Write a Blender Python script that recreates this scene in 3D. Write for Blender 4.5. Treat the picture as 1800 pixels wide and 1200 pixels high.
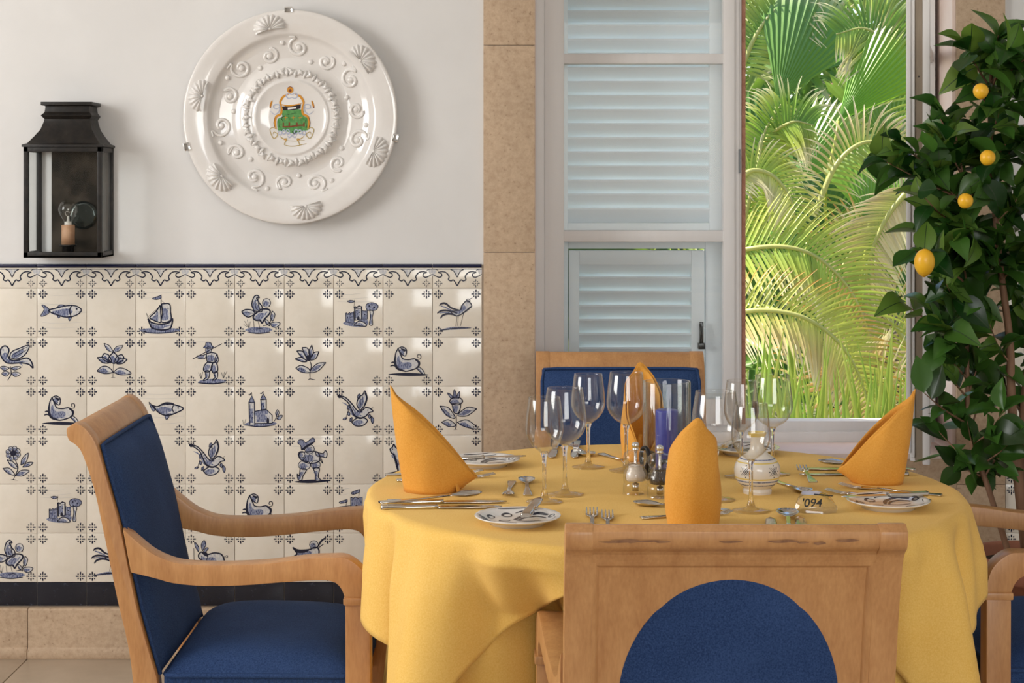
import bpy, bmesh, math, random
from mathutils import Vector, Matrix, Euler
PI = math.pi
R = math.radians
for o in list(bpy.data.objects):
    bpy.data.objects.remove(o)
S = bpy.context.scene
C = S.collection

# ------------------------------------------------------------------ camera
F, HX, HY, EYE = 2940.0, 900.0, 326.0, 1.333      # focal length px, principal point px, eye height m
cam_d = bpy.data.cameras.new('camera'); cam = bpy.data.objects.new('camera', cam_d); C.objects.link(cam)
cam_d.sensor_width = 36.0; cam_d.lens = F / 1800 * 36
cam_d.shift_y = -(600 - HY) / 1800
cam_d.clip_start = 0.05; cam_d.clip_end = 200
cam.location = (0, 0, EYE); cam.rotation_euler = (PI / 2, 0, 0)
S.camera = cam

# ------------------------------------------------------------------ light
S.view_settings.view_transform = 'Standard'; S.view_settings.look = 'None'
S.view_settings.exposure = 0.0; S.view_settings.gamma = 1.0; S.view_settings.use_curve_mapping = False
w = bpy.data.worlds.new('sky'); S.world = w; w.use_nodes = True
nt = w.node_tree; nt.nodes.clear()
sk = nt.nodes.new('ShaderNodeTexSky'); sk.sky_type = 'NISHITA'; sk.sun_disc = False
sk.sun_elevation = R(52); sk.sun_rotation = R(290); sk.air_density = 1.0; sk.dust_density = 1.2
bg = nt.nodes.new('ShaderNodeBackground'); bg.inputs['Strength'].default_value = 0.30
wo = nt.nodes.new('ShaderNodeOutputWorld')
nt.links.new(sk.outputs[0], bg.inputs[0]); nt.links.new(bg.outputs[0], wo.inputs[0])

def aim(v):
    return Vector(v).to_track_quat('-Z', 'Y').to_euler()
sun_d = bpy.data.lights.new('sun_offscreen', 'SUN'); sun_d.energy = 11.0; sun_d.angle = R(0.6); sun_d.color = (1.0, 0.93, 0.80)
sun = bpy.data.objects.new('sun_offscreen', sun_d); C.objects.link(sun); sun.rotation_euler = aim((0.60, -0.16, -0.78))

def area(name, loc, d, sx, sy, e, col):
    l = bpy.data.lights.new(name, 'AREA'); l.shape = 'RECTANGLE'; l.size = sx; l.size_y = sy; l.energy = e; l.color = col
    o = bpy.data.objects.new(name, l); C.objects.link(o); o.location = loc; o.rotation_euler = aim(d)
    return o
# daylight entering through the side window and through the window behind the camera (both mirrored in the glasses, plate and vase)
area('window_left_offscreen', (-3.30, 2.45, 1.95), (1, 0, 0), 1.7, 1.6, 88, (1.0, 0.97, 0.93))
area('window_behind_camera_offscreen', (0.9, -2.62, 1.75), (0, 1, 0), 2.4, 1.6, 80, (1.0, 0.97, 0.93))


# ------------------------------------------------------------------ pixel helpers
TZ = 0.76                                          # table surface
def tp(px, py, z=TZ):                              # point on a horizontal plane under a pixel
    Y = F * (EYE - z) / (py - HY)
    return Vector(((px - HX) / F * Y, Y, z))
def at(px, py, Y):                                 # point at a known depth
    return Vector(((px - HX) / F * Y, Y, EYE - (py - HY) / F * Y))

# ------------------------------------------------------------------ materials
MATS = {}
def nodes_of(name):
    m = bpy.data.materials.new(name); m.use_nodes = True
    n = m.node_tree; n.nodes.clear()
    out = n.nodes.new('ShaderNodeOutputMaterial'); MATS[name] = m
    return m, n, out
def N(n, t, **k):
    x = n.nodes.new(t)
    for a, b in k.items():
        if a in x.inputs: x.inputs[a].default_value = b
        else: setattr(x, a, b)
    return x
def mat(name, col, rough=0.5, col2=None, scale=20, stretch=(1, 1, 1), detail=4, bump=0, bscale=None, metal=0, spec=0.5,
        coat=0, sheen=0, rnd=0, ramp=(0.35, 0.65), trans=0, gen='noise', sub=0):
    m, n, out = nodes_of(name)
    p = N(n, 'ShaderNodeBsdfPrincipled'); L = n.links.new
    p.inputs['Roughness'].default_value = rough; p.inputs['Metallic'].default_value = metal
    p.inputs['Specular IOR Level'].default_value = spec; p.inputs['Coat Weight'].default_value = coat
    p.inputs['Coat Roughness'].default_value = 0.08
    p.inputs['Sheen Weight'].default_value = sheen; p.inputs['Sheen Roughness'].default_value = 0.4
    if sub:
        p.inputs['Subsurface Weight'].default_value = sub; p.inputs['Subsurface Radius'].default_value = (0.01, 0.008, 0.012)
    p.inputs['Base Color'].default_value = (*col, 1)
    tc = N(n, 'ShaderNodeTexCoord'); mp = N(n, 'ShaderNodeMapping'); mp.inputs['Scale'].default_value = stretch
    L(tc.outputs['Object'], mp.inputs['Vector'])
    cout = None
    if col2:
        if gen == 'noise':
            t = N(n, 'ShaderNodeTexNoise', Scale=scale, Detail=detail, Roughness=0.6); fac = t.outputs['Fac']
        else:
            t = N(n, 'ShaderNodeTexVoronoi', Scale=scale); fac = t.outputs['Distance']
        L(mp.outputs[0], t.inputs['Vector'])
        rp = N(n, 'ShaderNodeValToRGB'); rp.color_ramp.elements[0].position = ramp[0]; rp.color_ramp.elements[1].position = ramp[1]
        rp.color_ramp.elements[0].color = (*col, 1); rp.color_ramp.elements[1].color = (*col2, 1)
        L(fac, rp.inputs[0]); cout = rp.outputs[0]
    if rnd:
        oi = N(n, 'ShaderNodeObjectInfo'); hs = N(n, 'ShaderNodeHueSaturation')
        mr = N(n, 'ShaderNodeMapRange'); mr.inputs['To Min'].default_value = 1 - rnd; mr.inputs['To Max'].default_value = 1 + rnd
        L(oi.outputs['Random'], mr.inputs['Value']); L(mr.outputs[0], hs.inputs['Value'])
        if cout: L(cout, hs.inputs['Color'])
        else: hs.inputs['Color'].default_value = (*col, 1)
        cout = hs.outputs[0]
    if cout: L(cout, p.inputs['Base Color'])
    if bump:
        b = N(n, 'ShaderNodeBump', Strength=bump, Distance=0.002)
        t2 = N(n, 'ShaderNodeTexNoise', Scale=bscale or scale, Detail=3); L(mp.outputs[0], t2.inputs['Vector'])
        L(t2.outputs['Fac'], b.inputs['Height']); L(b.outputs[0], p.inputs['Normal'])
    if trans:
        tr = N(n, 'ShaderNodeBsdfTranslucent'); mx = N(n, 'ShaderNodeMixShader'); mx.inputs[0].default_value = trans
        if cout: L(cout, tr.inputs[0])
        else: tr.inputs[0].default_value = (*col, 1)
        L(p.outputs[0], mx.inputs[1]); L(tr.outputs[0], mx.inputs[2]); L(mx.outputs[0], out.inputs[0])
    else:
        L(p.outputs[0], out.inputs[0])
    return m
def weave(name, col, col2, scale, rough=0.85, sheen=0.3, bump=0.25, trans=0):
    m, n, out = nodes_of(name); L = n.links.new
    p = N(n, 'ShaderNodeBsdfPrincipled', Roughness=rough); p.inputs['Sheen Weight'].default_value = sheen
    p.inputs['Specular IOR Level'].default_value = 0.2
    tc = N(n, 'ShaderNodeTexCoord')
    no = N(n, 'ShaderNodeTexNoise', Scale=scale, Detail=3, Roughness=0.7); L(tc.outputs['Object'], no.inputs['Vector'])
    big = N(n, 'ShaderNodeTexNoise', Scale=7, Detail=2); L(tc.outputs['Object'], big.inputs['Vector'])
    mm = N(n, 'ShaderNodeMath', operation='MULTIPLY_ADD'); L(no.outputs['Fac'], mm.inputs[0]); mm.inputs[1].default_value = 0.75
    m2 = N(n, 'ShaderNodeMath', operation='MULTIPLY'); L(big.outputs['Fac'], m2.inputs[0]); m2.inputs[1].default_value = 0.25
    L(m2.outputs[0], mm.inputs[2])
    rp = N(n, 'ShaderNodeValToRGB'); rp.color_ramp.elements[0].position = 0.36; rp.color_ramp.elements[1].position = 0.64
    rp.color_ramp.elements[0].color = (*col, 1); rp.color_ramp.elements[1].color = (*col2, 1)
    L(mm.outputs[0], rp.inputs[0]); L(rp.outputs[0], p.inputs['Base Color'])
    b = N(n, 'ShaderNodeBump', Strength=bump, Distance=0.001); L(no.outputs['Fac'], b.inputs['Height']); L(b.outputs[0], p.inputs['Normal'])
    if trans:
        tr = N(n, 'ShaderNodeBsdfTranslucent'); mx = N(n, 'ShaderNodeMixShader'); mx.inputs[0].default_value = trans
        L(rp.outputs[0], tr.inputs[0]); L(p.outputs[0], mx.inputs[1]); L(tr.outputs[0], mx.inputs[2]); L(mx.outputs[0], out.inputs[0])
    else:
        L(p.outputs[0], out.inputs[0])
    return m
def thin_glass(name, tint=(0.97, 0.98, 0.97), base=0.05, gain=0.9):
    m, n, out = nodes_of(name); L = n.links.new
    t = N(n, 'ShaderNodeBsdfTransparent'); t.inputs[0].default_value = (*tint, 1)
    g = N(n, 'ShaderNodeBsdfGlossy', Roughness=0.01)
    fr = N(n, 'ShaderNodeLayerWeight', Blend=0.35)
    ma = N(n, 'ShaderNodeMath', operation='MULTIPLY_ADD'); ma.inputs[1].default_value = gain; ma.inputs[2].default_value = base
    pw = N(n, 'ShaderNodeMath', operation='POWER'); pw.inputs[1].default_value = 2.2
    L(fr.outputs['Facing'], pw.inputs[0]); L(pw.outputs[0], ma.inputs[0])
    mx = N(n, 'ShaderNodeMixShader'); L(ma.outputs[0], mx.inputs[0]); L(t.outputs[0], mx.inputs[1]); L(g.outputs[0], mx.inputs[2])
    L(mx.outputs[0], out.inputs[0]); return m
def solid_glass(name, col=(1, 1, 1), ior=1.48):
    m, n, out = nodes_of(name)
    g = N(n, 'ShaderNodeBsdfGlass', Roughness=0.0, IOR=ior); g.inputs[0].default_value = (*col, 1)
    n.links.new(g.outputs[0], out.inputs[0]); return m
def leafmat(name, rough=0.4, trans=0.35, attr=True, col=None, spec=0.5):
    m, n, out = nodes_of(name); L = n.links.new
    p = N(n, 'ShaderNodeBsdfPrincipled', Roughness=rough); p.inputs['Specular IOR Level'].default_value = spec
    tr = N(n, 'ShaderNodeBsdfTranslucent'); mx = N(n, 'ShaderNodeMixShader'); mx.inputs[0].default_value = trans
    hs = N(n, 'ShaderNodeHueSaturation'); oi = N(n, 'ShaderNodeObjectInfo')
    if attr:
        a = N(n, 'ShaderNodeVertexColor', layer_name='col'); L(a.outputs[0], hs.inputs['Color'])
    else:
        hs.inputs['Color'].default_value = (*col, 1)
        mr = N(n, 'ShaderNodeMapRange'); mr.inputs['To Min'].default_value = 0.35; mr.inputs['To Max'].default_value = 1.9
        mh = N(n, 'ShaderNodeMapRange'); mh.inputs['To Min'].default_value = 0.535; mh.inputs['To Max'].default_value = 0.455
        L(oi.outputs['Random'], mh.inputs['Value']); L(mh.outputs[0], hs.inputs['Hue'])
        L(oi.outputs['Random'], mr.inputs['Value']); L(mr.outputs[0], hs.inputs['Value'])
    L(hs.outputs[0], p.inputs['Base Color']); L(hs.outputs[0], tr.inputs[0])
    L(p.outputs[0], mx.inputs[1]); L(tr.outputs[0], mx.inputs[2]); L(mx.outputs[0], out.inputs[0]); return m

PLASTER = mat('plaster', (0.735, 0.725, 0.715), 0.8, (0.69, 0.68, 0.67), 3, bump=0.12, bscale=40)
GROUT = mat('grout', (0.50, 0.43, 0.36), 0.9, (0.58, 0.50, 0.42), 30)
TILE = mat('glazed_tile', (0.80, 0.745, 0.655), 0.16, (0.74, 0.68, 0.58), 9, rnd=0.05, bump=0.10, bscale=30, coat=0.3)
NAVY = mat('cobalt_line', (0.010, 0.013, 0.035), 0.25)
MIDB = mat('cobalt_wash', (0.045, 0.062, 0.165), 0.25, (0.34, 0.37, 0.48), 420, stretch=(1, 1, 0.3), ramp=(0.38, 0.62))
LITB = mat('pale_cobalt_wash', (0.40, 0.42, 0.50), 0.25, (0.68, 0.66, 0.62), 200, stretch=(1, 1, 0.5), ramp=(0.3, 0.6))
SKYW = mat('faint_grey_wash', (0.62, 0.59, 0.55), 0.25)
BLACKT = mat('dark_blue_marble', (0.010, 0.012, 0.022), 0.22, (0.09, 0.11, 0.16), 70, ramp=(0.62, 0.78), rnd=0.1)
def stone_mat(name, a, b, dark):
    m, n, out = nodes_of(name); L = n.links.new
    p = N(n, 'ShaderNodeBsdfPrincipled', Roughness=0.7)
    tc = N(n, 'ShaderNodeTexCoord'); geo = N(n, 'ShaderNodeNewGeometry')
    n1 = N(n, 'ShaderNodeTexNoise', Scale=55, Detail=6, Roughness=0.75); n2 = N(n, 'ShaderNodeTexNoise', Scale=5, Detail=3)
    n3 = N(n, 'ShaderNodeTexNoise', Scale=110, Detail=5, Roughness=0.7)
    for x in (n1, n2, n3): L(geo.outputs['Position'], x.inputs['Vector'])
    rp = N(n, 'ShaderNodeValToRGB'); rp.color_ramp.elements[0].position = 0.3; rp.color_ramp.elements[1].position = 0.7
    rp.color_ramp.elements[0].color = (*b, 1); rp.color_ramp.elements[1].color = (*a, 1); L(n1.outputs['Fac'], rp.inputs[0])
    r3 = N(n, 'ShaderNodeValToRGB'); r3.color_ramp.elements[0].position = 0.30; r3.color_ramp.elements[1].position = 0.37
    r3.color_ramp.elements[0].color = (0, 0, 0, 1); r3.color_ramp.elements[1].color = (1, 1, 1, 1); L(n3.outputs['Fac'], r3.inputs[0])
    mx = N(n, 'ShaderNodeMixRGB'); mx.inputs[1].default_value = (*dark, 1); L(r3.outputs[0], mx.inputs[0]); L(rp.outputs[0], mx.inputs[2])
    hs = N(n, 'ShaderNodeHueSaturation'); mr = N(n, 'ShaderNodeMapRange'); mr.inputs['To Min'].default_value = 0.8; mr.inputs['To Max'].default_value = 1.2
    L(n2.outputs['Fac'], mr.inputs['Value']); L(mr.outputs[0], hs.inputs['Value']); L(mx.outputs[0], hs.inputs['Color'])
    L(hs.outputs[0], p.inputs['Base Color'])
    b_ = N(n, 'ShaderNodeBump', Strength=0.3, Distance=0.002); L(r3.outputs[0], b_.inputs['Height']); L(b_.outputs[0], p.inputs['Normal'])
    L(p.outputs[0], out.inputs[0]); return m
STONE = stone_mat('beige_limestone', (0.60, 0.45, 0.31), (0.43, 0.30, 0.195), (0.30, 0.195, 0.12))
FLOORT = mat('floor_stone', (0.52, 0.42, 0.32), 0.35, (0.44, 0.35, 0.26), 6, rnd=0.05, bump=0.05)
WHITEP = mat('white_joinery', (0.77, 0.75, 0.74), 0.4, (0.72, 0.70, 0.69), 12, stretch=(1, 1, 0.1))
PINKP = mat('rosy_reveal_paint', (0.82, 0.68, 0.61), 0.6, (0.78, 0.62, 0.55), 8)
SEALR = mat('red_brown_seal', (0.32, 0.13, 0.075), 0.6, (0.45, 0.22, 0.14), 60)
WOODGREY = mat('weathered_wood_strip', (0.33, 0.27, 0.20), 0.6, (0.22, 0.17, 0.12), 25, stretch=(1, 1, 0.1))
SHUT = mat('pale_blue_shutter_paint', (0.86, 0.91, 0.94), 0.45, (0.82, 0.88, 0.92), 10, stretch=(0.2, 1, 4), bump=0.15, bscale=50)
IRON = mat('black_iron', (0.007, 0.006, 0.0055), 0.42, (0.018, 0.014, 0.011), 40, spec=0.3, bump=0.3, bscale=80)
GUN = mat('dark_metal', (0.06, 0.06, 0.06), 0.3, metal=0.8)
CERAM = mat('white_glazed_ceramic', (0.78, 0.755, 0.73), 0.10, (0.74, 0.71, 0.68), 10, coat=0.6, bump=0.06, bscale=25)
CHINA = mat('plate_china', (0.80, 0.77, 0.73), 0.15, coat=0.5)
VASEW = mat('majolica_cream', (0.76, 0.70, 0.62), 0.2, coat=0.4)
YELG = mat('majolica_yellow', (0.74, 0.55, 0.14), 0.2)
STEEL = mat('steel', (0.62, 0.58, 0.53), 0.14, metal=1.0)
CHROME = mat('chrome', (0.75, 0.74, 0.72), 0.08, metal=1.0)
def wood_mat():
    m, n, out = nodes_of('honey_beech'); L = n.links.new
    p = N(n, 'ShaderNodeBsdfPrincipled', Roughness=0.42); p.inputs['Coat Weight'].default_value = 0.15; p.inputs['Coat Roughness'].default_value = 0.25
    tc = N(n, 'ShaderNodeTexCoord'); mp = N(n, 'ShaderNodeMapping'); mp.inputs['Scale'].default_value = (1, 1, 0.18)
    L(tc.outputs['Object'], mp.inputs[0])
    a = N(n, 'ShaderNodeTexNoise', Scale=28, Detail=6, Roughness=0.65); b = N(n, 'ShaderNodeTexNoise', Scale=260, Detail=2)
    L(mp.outputs[0], a.inputs['Vector']); L(mp.outputs[0], b.inputs['Vector'])
    ad = N(n, 'ShaderNodeMath', operation='MULTIPLY_ADD'); ad.inputs[1].default_value = 0.3; L(b.outputs['Fac'], ad.inputs[0]); 
    ml = N(n, 'ShaderNodeMath', operation='MULTIPLY'); ml.inputs[1].default_value = 0.7; L(a.outputs['Fac'], ml.inputs[0]); L(ml.outputs[0], ad.inputs[2])
    rp = N(n, 'ShaderNodeValToRGB'); e = rp.color_ramp.elements; e[0].position = 0.3; e[1].position = 0.7
    e[0].color = (0.40, 0.180, 0.062, 1); e[1].color = (0.61, 0.325, 0.130, 1); L(ad.outputs[0], rp.inputs[0])
    L(rp.outputs[0], p.inputs['Base Color'])
    bu = N(n, 'ShaderNodeBump', Strength=0.08, Distance=0.001); L(b.outputs['Fac'], bu.inputs['Height']); L(bu.outputs[0], p.inputs['Normal'])
    L(p.outputs[0], out.inputs[0]); return m
WOOD = wood_mat()
WORN = mat('worn_dark_scuff', (0.17, 0.065, 0.022), 0.6, (0.28, 0.13, 0.05), 60)
BLUE = weave('blue_upholstery', (0.012, 0.032, 0.100), (0.038, 0.080, 0.205), 420, sheen=0.0)
YEL = weave('yellow_linen', (0.80, 0.475, 0.100), (0.88, 0.575, 0.165), 380, rough=0.8, sheen=0.05, bump=0.18)
ORA = weave('orange_linen', (0.77, 0.34, 0.045), (0.86, 0.43, 0.085), 420, rough=0.8, sheen=0.05, bump=0.18, trans=0.12)
GLASS = thin_glass('wine_glass_bowl', (0.985, 0.985, 0.98), 0.045, 0.75)
GLASSS = solid_glass('wine_glass_stem')
PANE = thin_glass('window_pane', (0.97, 0.98, 0.98), 0.008, 0.3)
HURR = thin_glass('hurricane_glass', (0.95, 0.97, 0.95), 0.05, 0.9)
ACRYL = thin_glass('clear_acrylic', (0.98, 0.97, 0.95), 0.05, 0.7)
CRYST = solid_glass('crystal_block', (1, 1, 1), 1.62)
CANDLE = mat('blue_wax', (0.035, 0.040, 0.36), 0.35, (0.055, 0.065, 0.42), 60, sub=0.2)
SALT = mat('salt', (0.85, 0.80, 0.76), 0.8, bump=0.5, bscale=400)
PEPPER = mat('peppercorns', (0.016, 0.012, 0.010), 0.6, (0.10, 0.07, 0.05), 260, bump=1, bscale=260)
TERRA = mat('terracotta', (0.40, 0.16, 0.09), 0.7, (0.33, 0.12, 0.07), 14)
SOIL = mat('soil', (0.025, 0.016, 0.010), 0.95, (0.06, 0.04, 0.025), 60, bump=1, bscale=80)
BARK = mat('branch_bark', (0.17, 0.085, 0.045), 0.7, (0.26, 0.14, 0.08), 30, stretch=(1, 1, 0.2), bump=0.4, bscale=40)
LEMON = mat('lemon_peel', (0.85, 0.44, 0.015), 0.35, (0.88, 0.50, 0.03), 20, bump=0.25, bscale=90)
LEAF = leafmat('lemon_leaf', 0.30, 0.35, False, (0.050, 0.135, 0.020), spec=0.5)
VEIN = mat('leaf_vein', (0.018, 0.045, 0.012), 0.4)
LEAFM = leafmat('lemon_leaf_mass', 0.32, 0.30, True, spec=0.5)
PALM = leafmat('palm_leaf', 0.38, 0.30)
GROUND = mat('garden_earth', (0.10, 0.13, 0.04), 0.95, (0.20, 0.17, 0.08), 3)
BULB = thin_glass('bulb_glass', (0.97, 0.97, 0.95), 0.06, 0.9)
CARD = mat('candle_sleeve', (0.55, 0.32, 0.19), 0.55, (0.42, 0.22, 0.12), 30)
PBLK = mat('black_print', (0.01, 0.01, 0.012), 0.4)

# ------------------------------------------------------------------ mesh builder
class MB:
    def __init__(s): s.v = []; s.f = []; s.m = []; s.s = []; s.c = None
    def add(s, vs, fs, mi=0, sm=True):
        o = len(s.v); s.v += [tuple(v) for v in vs]
        for f in fs: s.f.append([i + o for i in f]); s.m.append(mi); s.s.append(sm)
        return o
    def grid(s, rows, mi=0, cu=False, cv=False, sm=True, mis=None):
        n, k = len(rows), len(rows[0]); vs = [p for r in rows for p in r]; o = len(s.v); s.v += [tuple(v) for v in vs]
        for i in range(n if cv else n - 1):
            for j in range(k if cu else k - 1):
                a, b = i * k + j, i * k + (j + 1) % k; c, d = ((i + 1) % n) * k + (j + 1) % k, ((i + 1) % n) * k + j
                s.f.append([a + o, b + o, c + o, d + o]); s.m.append(mis[i] if mis else mi); s.s.append(sm)
    def lathe(s, prof, n=32, mi=0, c=(0, 0, 0), mis=None, sm=True):
        rows = [[(c[0] + r * math.cos(2 * PI * j / n), c[1] + r * math.sin(2 * PI * j / n), c[2] + z) for j in range(n)] for r, z in prof]
        s.grid(rows, mi, cu=True, mis=mis, sm=sm)
    def tube(s, path, r, n=8, mi=0, closed=False, flat=1.0, up=None):
        P = [Vector(p) for p in path]; k = len(P); rows = []; prev = None
        for i, p in enumerate(P):
            a = P[(i - 1) % k] if (i or closed) else P[0]; b = P[(i + 1) % k] if (i < k - 1 or closed) else P[-1]
            t = (b - a).normalized() if (b - a).length > 1e-9 else Vector((0, 0, 1))
            if prev is None:
                u = Vector(up) if up else (Vector((0, 0, 1)) if abs(t.z) < .9 else Vector((1, 0, 0)))
            else: u = prev
            u = (u - t * u.dot(t)); u = u.normalized() if u.length > 1e-6 else t.orthogonal().normalized()
            prev = u; w_ = t.cross(u); rr = r[i] if isinstance(r, (list, tuple)) else r
            rows.append([p + w_ * rr * math.cos(2 * PI * j / n) + u * rr * flat * math.sin(2 * PI * j / n) for j in range(n)])
        o = len(s.v); s.grid(rows, mi, cu=True, cv=closed)
        if not closed:
            s.f.append([o + j for j in range(n)][::-1]); s.m.append(mi); s.s.append(False)
            e = o + (k - 1) * n; s.f.append([e + j for j in range(n)]); s.m.append(mi); s.s.append(False)
    def box(s, a, b, mi=0):
        x0, y0, z0 = a; x1, y1, z1 = b
        s.add([(x0, y0, z0), (x1, y0, z0), (x1, y1, z0), (x0, y1, z0), (x0, y0, z1), (x1, y0, z1), (x1, y1, z1), (x0, y1, z1)],
              [(0, 3, 2, 1), (4, 5, 6, 7), (0, 1, 5, 4), (1, 2, 6, 5), (2, 3, 7, 6), (3, 0, 4, 7)], mi, False)
    def prism(s, poly, f, d0, d1, mi=0, sm=False):     # poly 2D, f(u,v,d)->3D
        k = len(poly); o = len(s.v)
        s.v += [tuple(f(u, v, d0)) for u, v in poly] + [tuple(f(u, v, d1)) for u, v in poly]
        s.f.append([o + i for i in range(k)][::-1]); s.f.append([o + k + i for i in range(k)])
        s.m += [mi, mi]; s.s += [False, False]
        for i in range(k):
            s.f.append([o + i, o + (i + 1) % k, o + k + (i + 1) % k, o + k + i]); s.m.append(mi); s.s.append(sm)
    def ball(s, c, r, n=12, m=8, mi=0):
        rx, ry, rz = r if isinstance(r, (tuple, list)) else (r, r, r)
        rows = [[(c[0] + rx * math.sin(PI * i / m) * math.cos(2 * PI * j / n), c[1] + ry * math.sin(PI * i / m) * math.sin(2 * PI * j / n), c[2] - rz * math.cos(PI * i / m)) for j in range(n)] for i in range(m + 1)]
        s.grid(rows, mi, cu=True)
    def mesh(s, name, mats, bevel=0, seg=2, weld=False):
        me = bpy.data.meshes.new(name); me.from_pydata(s.v, [], s.f)
        for m in (mats if isinstance(mats, (list, tuple)) else [mats]): me.materials.append(m)
        me.polygons.foreach_set('material_index', s.m); me.polygons.foreach_set('use_smooth', s.s)
        if s.c:
            ca = me.color_attributes.new('col', 'FLOAT_COLOR', 'POINT')
            ca.data.foreach_set('color', [x for c in s.c for x in (c[0], c[1], c[2], 1)])
        bm = bmesh.new(); bm.from_mesh(me)
        if weld: bmesh.ops.remove_doubles(bm, verts=bm.verts, dist=1e-6)
        bmesh.ops.recalc_face_normals(bm, faces=bm.faces) if (bevel or weld) else None
        if bevel:
            es = [e for e in bm.edges if len(e.link_faces) == 2 and e.calc_face_angle(0) > R(28)]
            bmesh.ops.bevel(bm, geom=es, offset=bevel, segments=seg, affect='EDGES', profile=0.6, clamp_overlap=True)
            for f in bm.faces: f.smooth = True
        bm.to_mesh(me); bm.free()
        if bevel:
            me.set_sharp_from_angle(angle=R(35))
        me.update(); return me
    def build(s, name, mats, parent=None, loc=None, rot=None, bevel=0, solid=0, sub=0, weld=False, seg=2, off=-1):
        return put(name, s.mesh(name, mats, bevel, seg, weld), parent, loc, rot, solid, sub, off)
def put(name, me, parent=None, loc=None, rot=None, solid=0, sub=0, off=-1):
    o = bpy.data.objects.new(name, me); C.objects.link(o)
    if parent: o.parent = parent
    if loc is not None: o.location = loc
    if rot is not None: o.rotation_euler = rot
    if solid:
        md = o.modifiers.new('thick', 'SOLIDIFY'); md.thickness = solid; md.offset = off
    if sub:
        md = o.modifiers.new('smooth', 'SUBSURF'); md.levels = sub; md.render_levels = sub
    return o
def tag(o, label=None, cat=None, group=None, kind=None):
    if label: o['label'] = label
    if cat: o['category'] = cat
    if group: o['group'] = group
    if kind: o['kind'] = kind
    return o
def thing(name, label, cat, loc=(0, 0, 0), rz=0, group=None):
    o = bpy.data.objects.new(name, None); C.objects.link(o); o.empty_display_size = 0.05
    o.location = loc; o.rotation_euler = (0, 0, rz); return tag(o, label, cat, group)
def copy_tree(o, parent=None):
    c = o.copy(); C.objects.link(c); c.parent = parent
    for ch in list(o.children): copy_tree(ch, c)
    return c
def struct(name, mb, mats, label, cat, **k):
    o = mb.build(name, mats, **k); return tag(o, label, cat, kind='structure')
def cr(pts, n=6, closed=False):                    # Catmull-Rom
    P = [Vector(p) for p in pts]; k = len(P); out = []
    for i in range(k if closed else k - 1):
        p0 = P[(i - 1) % k] if (closed or i > 0) else P[0] * 2 - P[1]
        p1, p2 = P[i], P[(i + 1) % k]
        p3 = P[(i + 2) % k] if (closed or i + 2 < k) else P[-1] * 2 - P[-2]
        for j in range(n):
            t = j / n
            out.append(0.5 * ((2 * p1) + (p2 - p0) * t + (2 * p0 - 5 * p1 + 4 * p2 - p3) * t * t + (3 * p1 - p0 - 3 * p2 + p3) * t ** 3))
    if not closed: out.append(P[-1])
    return out
def stroke(pts, w, taper=True, n=5, smooth=True):  # 2D ribbon: rows of two points
    P = cr([(p[0], p[1]) for p in pts], n) if smooth and len(pts) > 2 else [Vector(p) for p in pts]
    rows = []
    for i, p in enumerate(P):
        a, b = P[max(i - 1, 0)], P[min(i + 1, len(P) - 1)]; t = (b - a)
        t = t.normalized() if t.length > 1e-9 else Vector((1, 0)); q = Vector((-t.y, t.x))
        s_ = i / max(len(P) - 1, 1); ww = w / 2 * ((0.35 + 0.65 * math.sin(PI * min(max(s_, 0.02), 0.98)) ** 0.6) if taper else 1)
        rows.append((p + q * ww, p - q * ww))
    return rows
class Paint:                                       # flat painting built from fills and brush strokes, mapped by f(u,v,layer)
    def __init__(s, f): s.mb = MB(); s.f = f; s.k = 0
    def fill(s, pts, mi, smooth=True, n=5, lay=0):
        P = cr([(p[0], p[1]) for p in pts], n, True) if smooth else [Vector(p) for p in pts]
        s.k += 1
        s.mb.add([s.f(p.x, p.y, lay * 20 + s.k * 0.15) for p in P], [list(range(len(P)))], mi, False)
    def line(s, pts, w, mi=0, taper=True, n=5, smooth=True, lay=1):
        rows = stroke(pts, w, taper, n, smooth); s.k += 1
        s.mb.grid([[s.f(p.x, p.y, lay * 20 + s.k * 0.15) for p in r] for r in rows], mi, sm=False)
    def dot(s, x, y, r, mi=0, ry=None, lay=1, n=10):
        ry = ry or r; s.k += 1
        s.mb.add([s.f(x + r * math.cos(2 * PI * i / n), y + ry * math.sin(2 * PI * i / n), lay * 20 + s.k * 0.15) for i in range(n)], [list(range(n))], mi, False)
    def shape(s, pts, w, fm=2, sh=1, n=5, sm=True):  # wash + offset shade + outline
        s.fill(pts, fm, n=n, smooth=sm)
        if sh is not None:
            cx = sum(p[0] for p in pts) / len(pts); cy = sum(p[1] for p in pts) / len(pts)
            xs = [p[0] for p in pts]; ys = [p[1] for p in pts]; W = max(xs) - min(xs); H = max(ys) - min(ys)
            s.fill([(cx + (x - cx) * 0.62 - W * 0.10, cy + (y - cy) * 0.62 + H * 0.10) for x, y in pts], sh, n=n, smooth=sm)
        s.line(list(pts) + [pts[0]], w, 0, taper=False, n=n, smooth=sm)

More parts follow.
